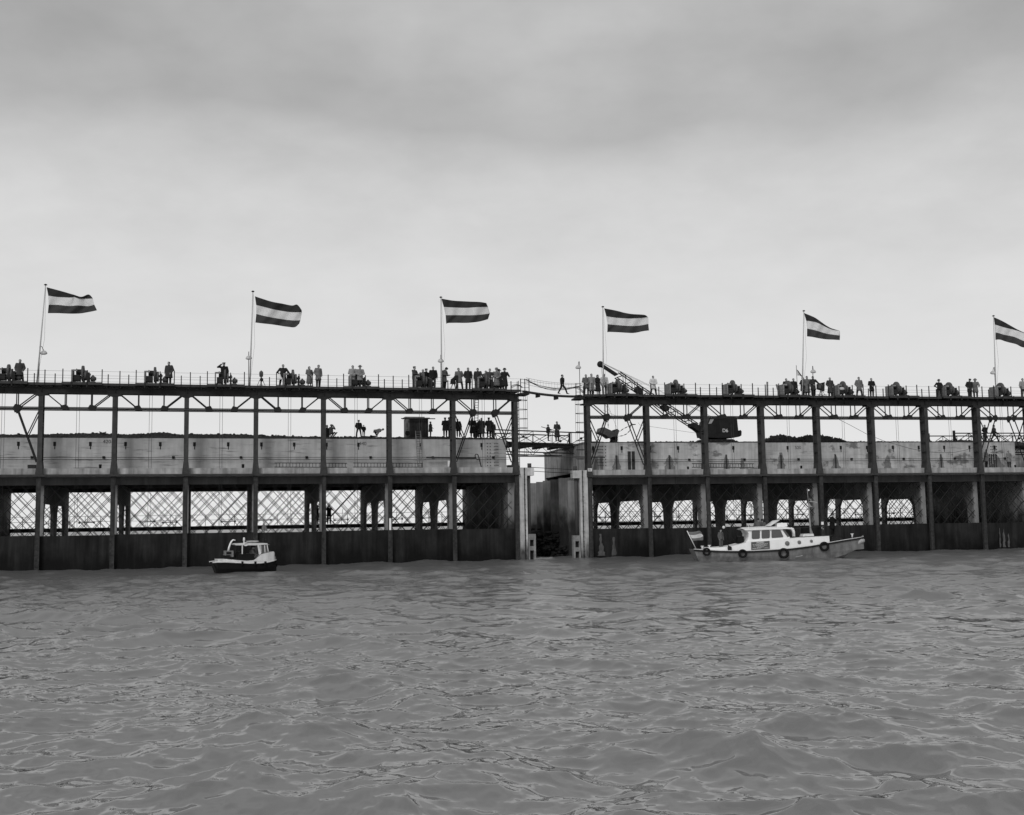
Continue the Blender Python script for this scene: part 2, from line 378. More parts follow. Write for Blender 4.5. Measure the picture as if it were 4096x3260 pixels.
# upper storey, hollow box with thin coping
ub = MB(); u0, u1 = .15, UE-.35
ub.box(u0, u1, 2.003, 2.4, H_LIP-.01, H_TOP); MB().box(u0, u1, 17.6, 18.0, H_LIP-.4, H_TOP).build('rear_wall', m_sideconc, hull)
upper = ub.build('upper_wall', m_wallA, hull)
for a_, b_ in ((u0+.002, u0+.4), (u1-.4, u1-.002)): MB().box(a_, b_, 2.402, 17.598, H_LIP-.01, H_TOP-.002).build('side_wall', m_lip, hull)
for a_, b_ in ((u0-.08, u0+.39), (u1-.39, u1+.08)): MB().box(a_, b_, 2.41, 18.1, H_TOP, H_TOP+.10).build('roof_coping', m_sideconc, hull)
MB().box(u0+.41, u1-.41, 2.41, 17.59, H_TOP-.6, H_TOP-.12).build('top_slab', m_soil, hull)
hb = MB()
for i in range(17):
    uu = .9 + i*2.6
    if uu > u1-.3: break
    MB().box(uu-.10, uu+.10, 1.985, 2.0, 9.47, 9.80).box(uu-.02, uu+.05, 1.985, 2.0, 9.22, 9.47).build('wall_recess', m_hole, hull)
    if i % 2: MB().box(uu+.9, uu+1.10, 1.9, 2.0, 8.5, 8.68).build('junction_box', m_hole, hull)
# two thin handrail pipes along the ledge
for hh in (8.42, 8.58): MB().tube([(0, 1.75, hh), (UE, 1.75, hh)], .018, 5).build('ledge_handrail', m_rod, hull)
# end fittings
def end_fit(sg, uo):
    X = lambda a: uo + sg*a
    def bx(mb, a0, a1, *r): x0, x1 = sorted((X(a0), X(a1))); mb.box(x0, x1, *r)
    mb = MB(); bx(mb, .19, .88, -.05, 1.3, -3.5, 7.62); mb.build('end_buttress', m_light, hull)
    mb = MB(); bx(mb, .89, 1.50, -.05, .75, 6.95, 7.60); mb.build('buttress_cap', m_light, hull)
    mb = MB(); mb.tube([(X(1.2), .3, 7.60), (X(1.2), .3, 7.98)], .17, 14); mb.build('bollard', m_conc, hull)
    mb = MB(); bx(mb, .93, 1.55, -.05, .02, -3.5, -.2); 
    for z0, z1, a0, a1 in ((0,2.1,.93,1.05),(-.2,2.1,1.38,1.55),(1.62,2.1,1.05,1.38),(.75,1.1,1.05,1.38)):
        bx(mb, a0, a1, -.06+.001*z1, .5, z0, z1)
    mb.build('guide_block', M('grimy_guide_concrete', .22, .9, .35, 2.0, .4, .2, blotch=.3), hull)
    mb = MB(); bx(mb, 1.06, 1.37, .2, .45, -.2, 1.6); mb.build('guide_recess', m_hole, hull)
    mb = MB(); mb.tube([(X(1.12), .35, 2.1), (X(1.12), .35, 6.95)], .15, 12); mb.build('guide_pipe', m_conc, hull)
    mb = MB(); bx(mb, .62, .68, -.10, -.052, 0, 7.6)
    for i in range(18): bx(mb, .60, .70, -.12, -.10, .3+i*.42, .36+i*.42)
    mb.build('guide_rail', m_steel, hull)
    for dd in (4.2, 7.5, 10.8, 14.0, 17.0, 20.2):
        mb = MB(); bx(mb, -.05, .93, dd-.15, dd+.15, -3.5, 7.25 if dd > 5 else 6.9); mb.build('end_fin', m_fin, hull)
    mb = MB(); bx(mb, -.24, -.02, 1.32, 20.3, H_SOF+.25, 7.3); bx(mb, -.26, -.04, 17.02, 20.3, -3.5, H_SOF+.248); mb.build('end_ring_beam', m_fin, hull)
end_fit(-1, 0); end_fit(1, UE)
def lattice(k, d, wd_, pitch, off, h0, h1, nm, mat):
    lb = MB(); a, c = k*Lb+.22, (k+1)*Lb-.22; hh = h1-h0; sl = 1.08
    run = hh/sl; s0 = a-run-pitch + off
    x = s0
    while x < c+run:
        for sg in (1, -1):
            # line from (x,h0) rising to the right, or mirrored; clip to the bay
            xa = x if sg == 1 else a + c - x
            p0, p1 = (xa, h0), (xa+sg*run, h1)
            t0, t1 = 0, 1; dx = p1[0]-p0[0]
            ta, tb = sorted(((a-p0[0])/dx, (c-p0[0])/dx)); t0, t1 = max(t0, ta), min(t1, tb)
            if t1-t0 > .02:
                q0 = (p0[0]+dx*t0, d+sg*.02, h0+hh*t0); q1 = (p0[0]+dx*t1, d+sg*.02, h0+hh*t1)
                lb.bar(q0, q1, wd_, wd_*.6)
        x += pitch
    lb.build(nm, mat, hull)
for k in range(8):
    lattice(k, .98, .042, 1.08, .2+.13*k, H_SILL-.1, H_SOF+.2, 'lattice_screen', m_rod)
    lattice(k, 17.0, .052, 1.08, .65+.31*k, 1.0, H_SOF, 'rear_lattice_screen', m_rod)
for k in range(0, 8, 1):
    lattice(k, 1.28, .036, 1.08, .32+.13*k, H_SILL-.3, H_SOF+.2, 'inner_lattice_screen', m_rod)
cb = MB(); cb.box(0, UE, 18.6, 19.4, 2.80, 3.16)
cw = cb.build('rear_catwalk', m_mach, hull)
cb = MB()
for i in range(33): cb.bar((i*Lb/4+.1, 19.3, 3.16), (i*Lb/4+.1, 19.3, 4.2), .045)
for hh in (3.72, 4.2): cb.tube([(0, 19.3, hh), (UE, 19.3, hh)], .017, 5)
cb.build('catwalk_railing', m_rod, cw)
cb = MB()
for k in range(8):       # braces and clamps hanging off the rear side
    for a, hh in ((.9, 3.62), (2.9, 3.55)):
        if (k*7+int(a*10)) % 3 == 0: continue
        u = k*Lb + a; cb.bar((u, 19.6, hh), (u+1.25, 19.6, hh+.03), .07); cb.ball((u, 19.6, hh), .1, n=8); cb.ball((u+1.25, 19.6, hh+.03), .1, n=8); cb.bar((u+.6, 19.6, 2.9), (u+.75, 19.6, 4.6), .035)
cb.build('hanging_brace', m_rod, hull)

# ------------------------------------------------------------------ steel gantry (built once, then copied)
gan = empty('steel_gantry', Wp('A', 0, 0, 0), FR['A'][3], label='dark steel gantry with deck and railings left of the gap', cat='gantry', group='steel gantries carrying the winch decks')
for k in range(9):
    u = k*Lb; cbm = MB()
    z0, z1 = 7.2, 13.24
    cbm.box(u-.17, u+.17, -.05, -.01, z0, z1).box(u-.17, u+.17, .80, .84, z0, z1).box(u-.03, u+.03, -.01, .80, z0, z1)
    for z in (8.2, 9.15, 10.0, 10.9, 11.08, 11.9): cbm.box(u-.155, u+.155, -.045, .79, z-.02, z+.02)
    cbm.add([(u-.28,-.07,7.2),(u+.28,-.07,7.2),(u+.28,.86,7.2),(u-.28,.86,7.2),(u-.18,-.06,8.15),(u+.18,-.06,8.15),(u+.18,.85,8.15),(u-.18,.85,8.15)],
            [(0,1,5,4),(1,2,6,5),(2,3,7,6),(3,0,4,7)])
    c = cbm.build('column', m_steel2, gan)
    MB().box(u-.5, u+.5, -.06, .86, 13.25, 13.34).prism([(u-.5,13.25),(u-.2,13.1),(u+.2,13.1),(u+.5,13.25)], -.055, -.02).build('column_head', m_steel, c)
    lb = MB().box(u-.14, u+.14, -.12, .16, -3.5, H_CH+.015); lb.box(u-.17, u-.13, -.14, -.12, -.5, H_CH+.01).box(u+.13, u+.17, -.14, -.12, -.5, H_CH+.01)
    for j in range(16): lb.bar((u-.16, -.13, .3+j*.42), (u+.16, -.13, .3+j*.42+.0), .03)
    lb.build('lower_column', m_low, gan)
for d0, nm in ((-.05, 'front_girder'), (.55, 'rear_girder')):
    gb = MB().box(-.25, UE+.25, d0, d0+.3, 13.35, 13.39).box(-.25, UE+.25, d0, d0+.3, 13.76, 13.80).box(-.25, UE+.25, d0+.12, d0+.15, 13.39, 13.76)
    for i in range(17): gb.box(i*Lb/2-.02, i*Lb/2+.02, d0+.01, d0+.28, 13.39, 13.76)
    gb.build(nm, m_steel, gan)
gb = MB().box(-.35, UE+.35, -.22, 1.7, 13.97, 14.07)
for i in range(43): gb.box(i-.04, i+.04, -.2, 1.68, 13.80, 13.969)
gb.build('deck', m_steel, gan)
fb = MB()
for k in range(-1, 8):
    a, c = k*Lb+4.4, (k+1)*Lb+1.5
    fb.box(max(a, -.4), min(c, UE+.4), -.30, -.225, 13.93, 14.13)
for k in range(8): fb.box(k*Lb+1.503, k*Lb+4.397, -.62, -.545, 13.96, 14.16)
fb.build('deck_edge', m_fascia, gan)
for k in range(8):
    pb = MB().box(k*Lb+1.5, k*Lb+4.4, -.54, -.225, 14.00, 14.10)
    for a in (2.2, 3.3): pb.box(k*Lb+a-.05, k*Lb+a+.05, -.66, -.622, 13.78, 14.2)
    pb.build('winch_platform', m_steel, gan)
for d0 in (-.02, .80):
    for z in (12.09, 12.24): MB().box(0, UE, d0-.04, d0+.04, z, z+.065).build('lower_chord', m_rod, gan)
    for k in range(8):
        u = k*Lb; bars = []; vb = type('Q', (), {'bar': lambda self, *a: (bars.append(a), self)[1]})()
        for a in (1.72, 3.60): vb.bar((u+a, d0, 12.2), (u+a, d0, 13.34), .075, .06)
        vb.bar((u+1.72, d0, 12.2), (u+.42, d0, 13.3), .085, .05).bar((u+3.60, d0, 12.2), (u+4.92, d0, 13.3), .085, .05)
        if k in (0, 7):
            for a, g, s_ in ((1.72, 0, 1), (3.6, Lb, -1)):
                vb.bar((u+a, d0, 12.2), (u+g+s_*.22, d0, 8.1), .085, .05)
                vb.bar((u+g+s_*.12, d0, 12.0), (u+g+s_*.95, d0, 10.05), .075, .05); vb.bar((u+g, d0, 10.05), (u+g+s_*.95, d0, 10.05), .07, .05)
        for a_ in bars: MB().bar(*a_).build('truss_brace', m_rod, gan)
        for a, s_ in ((1.72, -1), (3.60, 1)):
            pb = MB(); pb.prism([(u+a-.26,12.10),(u+a+.26,12.10),(u+a+.26 if s_ < 0 else u+a+.30,12.30),(u+a+s_*.34,12.42),(u+a-s_*.10,12.50),(u+a-s_*.22,12.30)] if s_ > 0 else
                     [(u+a+.26,12.10),(u+a-.26,12.10),(u+a-.30,12.30),(u+a-.34,12.42),(u+a+.10,12.50),(u+a+.22,12.30)], d0-.05, d0-.042)
            if k in (0, 7): pb.prism([(u+a-.22,12.101),(u+a+.22,12.101),(u+a+.05,11.85),(u+a-.12,11.85)], d0-.05, d0-.042)
            pb.build('gusset_plate', m_rod, gan)
rw = MB()
for hh in (15.03, 14.70, 14.50, 14.24): rw.tube([(-.3, -.28, hh), (UE+.3, -.28, hh)], .010, 4)
rail = rw.build('deck_railing', m_wire, gan)
pp = []
for k in range(8):
    u = k*Lb; jt = R_.uniform(-.08, .08)
    for a, t_ in ((.33+jt, .98), (1.0, .7), (1.54, 1.08), (3.30, 1.0), (4.36, 1.08), (4.86+jt, .7)):
        MB().box(u+a-.035, u+a+.035, -.31, -.25, 13.95, 14.12+t_).build('railing_post', m_rod, rail)
for uo, s_ in ((0, -1), (UE, 1)):      # caged ladder and small landing at each end of the gantry
    lb = MB(); x = uo+s_*.28
    for dd in (-.0, .42): lb.bar((x, dd, 7.6), (x, dd, 14.9), .05, .03)
    for i in range(24): lb.bar((x, 0, 7.75+i*.29), (x, .42, 7.75+i*.29), .03)
    for i in range(8):
        zc = 8.6+i*.78
        lb.tube([(x+s_*.8*math.sin(math.pi*j/8), .21-.42*math.cos(math.pi*j/8), zc) for j in range(9)], .022, 5, ends=False)
    for j in (2, 4, 6): lb.bar((x+s_*.8*math.sin(math.pi*j/8), .21-.42*math.cos(math.pi*j/8), 8.6), (x+s_*.8*math.sin(math.pi*j/8), .21-.42*math.cos(math.pi*j/8), 14.1), .022)
    lb.build('caged_ladder', m_rod, gan)
    x0, x1 = sorted((uo+s_*.36, uo+s_*1.15)); lb = MB().box(x0, x1, -.3, 1.3, 13.72, 13.86)
    for a in (x0+.03, x1-.03, (x0+x1)/2): lb.bar((a, -.28, 13.86), (a, -.28, 15.05), .06)
    for hh in (14.3, 14.7, 15.0): lb.bar((x0, -.28, hh), (x1, -.28, hh), .03)
    lb.build('end_landing', m_steel, gan)

# copies for the caissons and gantry further right
def place(o, c, **k):
    o.location = Wp(c, 0, 0, ZO[c]); o.rotation_euler = (0, 0, FR[c][3]); tag(o, **k); return o
hB_ = place(copy_tree(hull), 'B', label='long pale concrete caisson on the right with dragline and earth heap on top')
hC_ = place(copy_tree(hull), 'C', label='concrete caisson starting at the right edge of the photo beyond the second footbridge')
for o in children(hB_):
    if 'bay' in o: o.data = pier(o['bay']*Lb, cut=CUT_B).mesh('dividing_pier', m_pier)
for o in children(hull)+children(hB_)+children(hC_):
    if 'bay' in o: del o['bay']
for o in children(hB_)+children(hC_):
    if o.name.startswith('upper_wall'): o.data = o.data.copy(); o.data.materials.clear(); o.data.materials.append(m_wallB)
place(copy_tree(gan), 'B', label='dark steel gantry with deck and railings right of the gap')

# writing and stains on the walls
for c, hu, x, y, s_ in (('A', hull, 428, 1767, '420'), ('A', hull, 1451, 1775, '440'), ('B', hB_, 3192, 1791, '520'), ('B', hB_, 3979, 1791, 'S')):
    u, h = UH(c, x, y, 2.0); text_obj(s_, .40 if s_ != 'S' else .42, M('black_wall_lettering', .05, .9), 'painted_lettering', hu, (u, 1.994, h-ZO[c]))
def blob(mb, cx, z0, z1, w0, w1, seed, y=1.99):
    rg = random.Random(seed); L_, R2 = [], []
    n = 9
    for i in range(n):
        t_ = i/(n-1); ww = (w0*(1-t_)+w1*t_)*(1+rg.uniform(-.22, .22))
        L_.append((cx-ww+rg.uniform(-.04, .04), z0+(z1-z0)*t_)); R2.append((cx+ww+rg.uniform(-.04, .04), z0+(z1-z0)*t_))
    for i in range(n-1):
        mb.add([(L_[i][0], y, L_[i][1]), (R2[i][0], y, R2[i][1]), (R2[i+1][0], y, R2[i+1][1]), (L_[i+1][0], y, L_[i+1][1])], [(0,1,2,3)])
for i, (x, hw, top) in enumerate(((2466, .55, 9.0), (2678, .75, 9.0), (2905, .45, 9.05), (2968, .35, 8.7), (3124, .55, 9.2), (3342, .55, 9.05), (3550, .5, 8.9), (3764, .5, 8.95), (3990, .9, 8.8), (2385, .3, 8.9), (2405, .2, 8.9))):
    u, h = UH('B', x, 1840, 2.0); sb = MB(); blob(sb, u, 7.67, top, hw*.8, .10, i); sb.build('stain_patch', m_stain, hB_)
for i, (x, w_) in enumerate(((2466, .07), (2678, .07), (2905, .06), (3124, .07), (3342, .07), (3764, .06), (2517, .14), (2533, .14), (3958, .07), (3966, .07), (3975, .07), (3984, .07))):
    u, h = UH('B', x, 1840, 2.0); MB().box(u-w_, u+w_, 1.96, 1.988, 7.68, 9.0 if w_ < .1 else 9.35).build('wall_pipe', m_dwood, hB_)
def rung_set(c, hu, x, xs, y0, y1, n):
    u, _ = UH(c, x, (y0+y1)/2, 2.0); _, ht = UH(c, x, y0, 2.0); _, hb2 = UH(c, x, y1, 2.0); mb = MB(); z_ = ZO[c]
    for i in range(n):
        h = hb2+(ht-hb2)*i/(n-1)-z_
        mb.tube([(u-.17, 2.0, h), (u-.17, 1.84, h), (u+.17, 1.84, h), (u+.17, 2.0, h)], .022, 5)
        for q in xs: mb.box(u+q-.035, u+q+.035, 1.97, 1.999, h-.04, h+.04)
    mb.build('wall_rungs', m_rod, hu)
rung_set('A', hull, 1984, (-.5, -.75), 1774, 1862, 8)
rung_set('B', hB_, 2398, (.3, .55), 1786, 1862, 7)
rung_set('B', hB_, 3975, (-.3, .3), 1786, 1822, 4)
# stains down the dark sill
for i, (c, x, w_, z1) in enumerate((('B', 2402, .22, 2.2), ('B', 2455, .25, 1.9), ('B', 2405, .4, 1.4), ('B', 4000, .12, 2.1), ('B', 4016, .2, 2.0), ('B', 4035, .15, 1.6))):
    u, h = UH(c, x, 2150, .2); sb = MB(); blob(sb, u, .35, z1, w_*.8, w_*.25, 40+i, y=.205+.004*(i % 3)); sb.build('lime_run', M('pale_lime_run', .08, .8, .35, 4, .5), hB_)

# rubble, soil and heaps
def heap(name, c, prof, d0, d1, mat, amp, seed, **k):
    """ridge whose crest follows prof [(u,h)]"""
    rg = np.random.default_rng(seed); us = np.arange(prof[0][0], prof[-1][0], .10); ds = np.linspace(d0, d1, 22)
    hs = np.interp(us, [p[0] for p in prof], [p[1] for p in prof]); base = H_TOP-.15
    mb = MB(); vs = []
    for i, u in enumerate(us):
        for j, d in enumerate(ds):
            q = math.sin(math.pi*min(1, (j+.0)/(len(ds)-1)))**.55
            r = rg.normal()*amp*q*.8 + amp*1.4*q*math.sin(u*3.1+d*2)*math.sin(u*1.3-d*1.7)
            vs.append((u+rg.normal()*.02, d, base + max(0, (hs[i]-base))*q + max(r, -.1)))
    n = len(ds); fs = [(i*n+j, (i+1)*n+j, (i+1)*n+j+1, i*n+j+1) for i in range(len(us)-1) for j in range(n-1)]
    mb.add(vs, fs, mat)
    for _ in range(int(len(us)*1.2)):
        i = rg.integers(0, len(us)); j = rg.integers(2, n-2); p = vs[i*n+j]; r = rg.uniform(.03, .12)
        if mat is m_soil: r *= 1.5
        mb.ball((p[0], p[1], p[2]), (r*rg.uniform(.8, 1.6), r, r*rg.uniform(.5, 1)), m_rubble if mat is m_rubble else mat, n=5, m_=4)
    o = mb.build(name); o.data.polygons.foreach_set('use_smooth', [False]*len(o.data.polygons))
    o.location = Wp(c, 0, 0, ZO[c]); o.rotation_euler = (0, 0, FR[c][3]); return tag(o, **k)
pr = []
for x, y in ((0,1738),(80,1737),(170,1737),(260,1735),(345,1733),(420,1733),(470,1736),(540,1737),(600,1733),(660,1727),(690,1736),(740,1737),(815,1737),(870,1736),(1010,1738),(1030,1737),(1080,1743),(1200,1746),(1330,1748),(1450,1746),(1560,1749),(1660,1749),(1760,1746),(1850,1751),(1950,1752),(2000,1756)):
    u, h = UH('A', x, y, 4.0); pr.append((u, h))
heap('rubble_layer', 'A', pr, 2.45, 6.5, m_rubble, .035, 1, label='layer of broken stone and clay rubble along the top of the left caisson', cat='rubble', kind='stuff')
pr = [UH('B', x, y, 6.0) for x, y in ((3060,1766),(3075,1758),(3090,1748),(3115,1743),(3140,1746),(3160,1754),(3185,1755),(3205,1748),(3230,1747),(3255,1750),(3290,1746),(3312,1752),(3345,1758),(3375,1768))]
heap('earth_heap', 'B', [(u, h+.2) for u, h in pr], 4.0, 8.5, m_soil, .10, 2, label='low dark heap of dug earth on top of the right caisson', cat='earth heap')
pr = [UH('B', x, y, 8.0) for x, y in ((2360,1770),(2790,1768),(2980,1768),(3060,1768),(3600,1768),(3728,1768),(3760,1764),(3830,1762),(3900,1766),(4030,1768))]
heap('gravel_fill', 'B', [(u, h+.2) for u, h in pr], 4.5, 11.5, m_rubble, .02, 3, label='low gravel fill showing behind the top edge of the right caisson', cat='gravel', kind='stuff')
# brushwood and stones in the gap
gb = MB()
rg = random.Random(4)
for _ in range(900):
    uu = rg.uniform(-6.2, -.7); dd = rg.uniform(5.0, 19); ht_ = 1.1 + .9*(uu+6.2)/5.5 + .05*(dd-5); q = Wp('B', uu, dd, 0)
    r = rg.uniform(.10, .30); gb.ball((q.x, q.y, ht_*rg.random()**.7*(.6+.4*math.sin(dd*.9+uu))), (r*rg.uniform(1, 1.8), r, r*.7), m_soil, n=6, m_=4, rot=Matrix.Rotation(rg.uniform(0, 3), 3, 'Z'))
o = gb.build('rock_rubble'); tag(o, 'dark heap of rocks at the waterline in the gap between the two caissons', 'rock heap', kind='stuff')

# ------------------------------------------------------------------ winches
def make_winch():
    r = empty('winch')
    mb = MB().box(0, .10, .02, 1.30, .02, 1.12); mb.box(.10, .42, .08, .16, 1.02, 1.14).build('side_cabinet', m_cab, r)
    mb = MB(); mb.lathe((.60, .62, 1.0), [(.001, -.30), (.27, -.30), (.27, -.25), (.22, -.24), (.22, .24), (.27, .25), (.27, .30), (.001, .30)], 16, None, 'x'); mb.build('cable_drum', m_mach, r)
    mb = MB().box(.16, .62, .15, 1.05, .30, .74).prism([(.12,0),(.32,0),(.22,.3),(.13,.3)], .2, 1.0).prism([(.78,0),(.92,0),(.90,1.0),(.80,1.0)], .25, .35).prism([(.78,0),(.92,0),(.90,1.0),(.80,1.0)], .9, 1.0)
    mb.build('frame', m_mach, r)
    mb = MB().disc((.78, .72, .92), .60, .17, n=28).disc((.78, .72, .92), .12, .3)
    g = mb.build('gear_guard', m_mach2, r)
    mb = MB().disc((1.0, .55, .74), .40, .15, n=22); mb.tube([(.85, .55, .74), (1.3, .55, .74)], .05); mb.build('gear_wheel', m_mach2, r)
    mb = MB().box(1.16, 1.30, .2, .9, 0, .95); mb.tube([(1.05, .6, .82), (1.36, .6, .82)], .06).tube([(1.1, .6, .5), (1.42, .6, .5)], .06); mb.build('gearbox', m_mach, r)
    mb = MB(); mb.lathe((1.52, .6, .5), [(.001, -.16), (.17, -.16), (.20, -.12), (.20, .12), (.15, .17), (.12, .24), (.001, .24)], 14, None, 'x').box(1.46, 1.58, .5, .7, .62, .78); mb.build('motor', m_mach2, r)
    MB().box(1.32, 1.72, .3, .9, 0, .26).build('motor_base', m_mach2, r)
    for dx in (.42, .62):
        mb = MB().tube([(dx, .42, .9), (dx, .42, -11.2)], .014, 5); mb.build('hoist_cable', m_wire, r)
    return r
wproto = make_winch(); first = True
wl = {('A',0):'winch cut by the left edge beside the man in a parka',('A',1):'winch standing alone to the right of the leftmost flagpole',('A',2):'winch just left of the man in a short dark parka',
 ('A',3):'winch behind the uniformed man who raises his arm to his head',('A',4):'winch just right of the man in dark jacket above the white lamp',('A',5):'winch behind the two men in pale coats, one hatted',
 ('A',6):'winch in the crowd with a man in beret at its left',('A',7):'winch at the right end of the left deck, a man bending over it',
 ('B',0):'winch under the dragline boom, right of the man in a white sweater',('B',1):'winch right of the lone man in a white anorak',('B',2):'winch right of the excavator boom foot with nobody beside it',
 ('B',3):'winch with two dark heads showing behind it, left of the small flag',('B',4):'winch with a white bell lamp hanging before its cabinet',('B',5):'winch standing alone right of the man in dark knee breeches',
 ('B',6):'winch right of the hatted man with hands on his hips',('B',7):'winch below the rightmost flag'}
for c in 'AB':
    for k in range(8):
        o = wproto if first else copy_tree(wproto); first = False
        o.location = Wp(c, k*Lb+2.1, 0, 14.07+ZO[c]); o.rotation_euler = (0, 0, FR[c][3])
        tag(o, 'dark steel '+wl[(c, k)], 'winch', 'winches along the gantry decks')

# ------------------------------------------------------------------ flags, poles, lamps
Z2 = lambda ox, oy: (lambda a, b: (ox+a/3.08, oy+b/3.08))
flags = [
 ('A', (0,1100), (562,125), (455,1325), [[(575,150),(700,183),(780,205),(900,240),(1000,268),(1090,240),(1135,275)],[(595,255),(700,270),(870,278),(910,272),(980,293),(1060,293),(1142,290)],[(600,367),(720,369),(850,382),(950,375),(1060,383),(1110,380),(1160,365)],[(590,470),(700,470),(800,474),(900,477),(1000,472),(1100,455),(1195,435)]], 'leftmost flag, its upper corner folded in the wind'),
 ('A', (700,1100), (960,207), (920,1360), [[(985,262),(1090,297),(1200,330),(1320,352),(1440,375),(1505,365),(1560,430)],[(1000,370),(1100,395),(1200,420),(1300,440),(1400,455),(1480,460),(1563,457)],[(1002,480),(1100,504),(1200,525),(1300,541),(1400,555),(1480,560),(1545,557)],[(990,585),(1090,598),(1180,607),(1280,622),(1380,637),(1475,643),(1530,600)]], 'second flag from the left, hanging a little slack below its pole top'),
 ('A', (1400,1100), (1120,278), (1130,1395), [[(1125,290),(1200,304),(1280,316),(1380,322),(1480,327),(1600,332),(1680,345)],[(1155,393),(1220,398),(1300,401),(1400,404),(1480,402),(1580,396),(1700,393)],[(1178,495),(1260,495),(1340,495),(1430,496),(1520,495),(1600,490),(1722,475)],[(1185,600),(1215,591),(1300,589),(1400,590),(1500,586),(1600,572),(1700,545)]], 'third flag from the left, above the crowd at the deck end'),
 ('B', (2000,1200), (1267,88), (1274,1165), [[(1283,102),(1370,118),(1450,135),(1540,158),(1640,174),(1780,183),(1820,212)],[(1310,200),(1380,212),(1450,220),(1530,226),(1620,228),(1720,222),(1826,212)],[(1325,297),(1400,306),(1480,312),(1560,318),(1640,320),(1720,315),(1828,295)],[(1322,398),(1350,393),(1450,397),(1550,403),(1650,406),(1760,385),(1835,375)]], 'fourth flag from the left, above the tip of the dragline boom'),
 ('B', (2700,1200), (1587,138), (1567,1180), [[(1590,160),(1660,188),(1730,220),(1790,262),(1850,305),(1920,345),(2000,372)],[(1618,255),(1680,264),(1740,276),(1800,302),(1860,334),(1940,366),(2033,381)],[(1627,352),(1685,363),(1740,376),(1800,395),(1860,413),(1940,426),(2033,438)],[(1627,448),(1690,455),(1740,465),(1800,476),(1860,484),(1940,488),(2030,493)]], 'fifth flag from the left, its upper stripe narrowing to a point'),
 ('B', (3396,1200), (1780,200), (1812,1195), [[(1785,212),(1850,240),(1920,275),(1995,318),(2070,360),(2156,400),(2250,435)],[(1797,303),(1860,322),(1920,340),(1985,355),(2050,372),(2156,405),(2250,445)],[(1803,400),(1860,412),(1920,430),(1985,442),(2050,460),(2156,505),(2250,530)],[(1805,490),(1860,488),(1920,508),(1980,525),(2060,545),(2140,583),(2250,590)]], 'rightmost flag, cut by the edge of the photo')]
def cat_interp(P, t):
    n = len(P)-1; i = min(int(t*n), n-1); f_ = t*n-i
    p0, p1, p2, p3 = P[max(i-1, 0)], P[i], P[i+1], P[min(i+2, n)]
    return tuple(.5*((2*b_)+(-a_+c_)*f_+(2*a_-5*b_+4*c_-d_)*f_*f_+(-a_+3*b_-3*c_+d_)*f_**3) for a_, b_, c_, d_ in zip(p0, p1, p2, p3))
for fi, (c, (ox, oy), tp, bs, rws, lab) in enumerate(flags):
    q = lambda p, d=.1: PX(c, ox+p[0]/3.08, oy+p[1]/3.08, d)
    T, B_ = q(tp), q(bs); B_.z = 14.07+ZO[c]
    r = empty('flagpole', B_, label='thin pale flagpole carrying the '+lab.split(',')[0], cat='flagpole', group='flagpoles on the gantry decks')
    MB().tube([(0,0,0), T-B_], [.065, .04], 8).build('pole', m_pole, r)
    MB().lathe(T-B_, [(.001, -.02), (.12, .0), (.12, .05), (.03, .10), (.001, .11)], 12).build('pole_cap', m_rod, r)
    MB().tube([(T-B_)*.97+Vector((.05, -.03, 0)), (T-B_)*.45+Vector((.30, -.05, 0)), Vector((.10, -.05, .8))], .008, 4).build('halyard', m_wire, r)
    nu, nv = 40, 24; vs = []; O0 = q(rws[0][0])
    for j in range(nv+1):
        s_ = j/nv*3; a = min(int(s_), 2); f_ = s_-a
        for i in range(nu+1):
            t_ = i/nu; p0, p1 = cat_interp(rws[a], t_), cat_interp(rws[a+1], t_)
            P = (p0[0]*(1-f_)+p1[0]*f_, p0[1]*(1-f_)+p1[1]*f_)
            rip = .22*math.sin(t_*9.5+fi*1.7+s_*.5)*t_**.6 + .06*math.sin(t_*23+s_*2.6+fi)
            vs.append(q(P, .1+rip)-O0)
    mb = MB(); mm = [m_fd, m_fw, m_fd2]
    for j in range(nv):
        mb.add([], [])
        k = mb.mi(mm[j//8])
        for i in range(nu): mb.f.append((j*(nu+1)+i, (j+1)*(nu+1)+i, (j+1)*(nu+1)+i+1, j*(nu+1)+i+1)); mb.m.append(k); mb.sm.append(True)
    mb.v = [tuple(v) for v in vs]
    o = mb.build('tricolour_flag'); o.location = O0; md = o.modifiers.new('thickness', 'SOLIDIFY'); md.thickness = .008
    tag(o, 'striped '+lab, 'flag', 'flags flying over the decks')
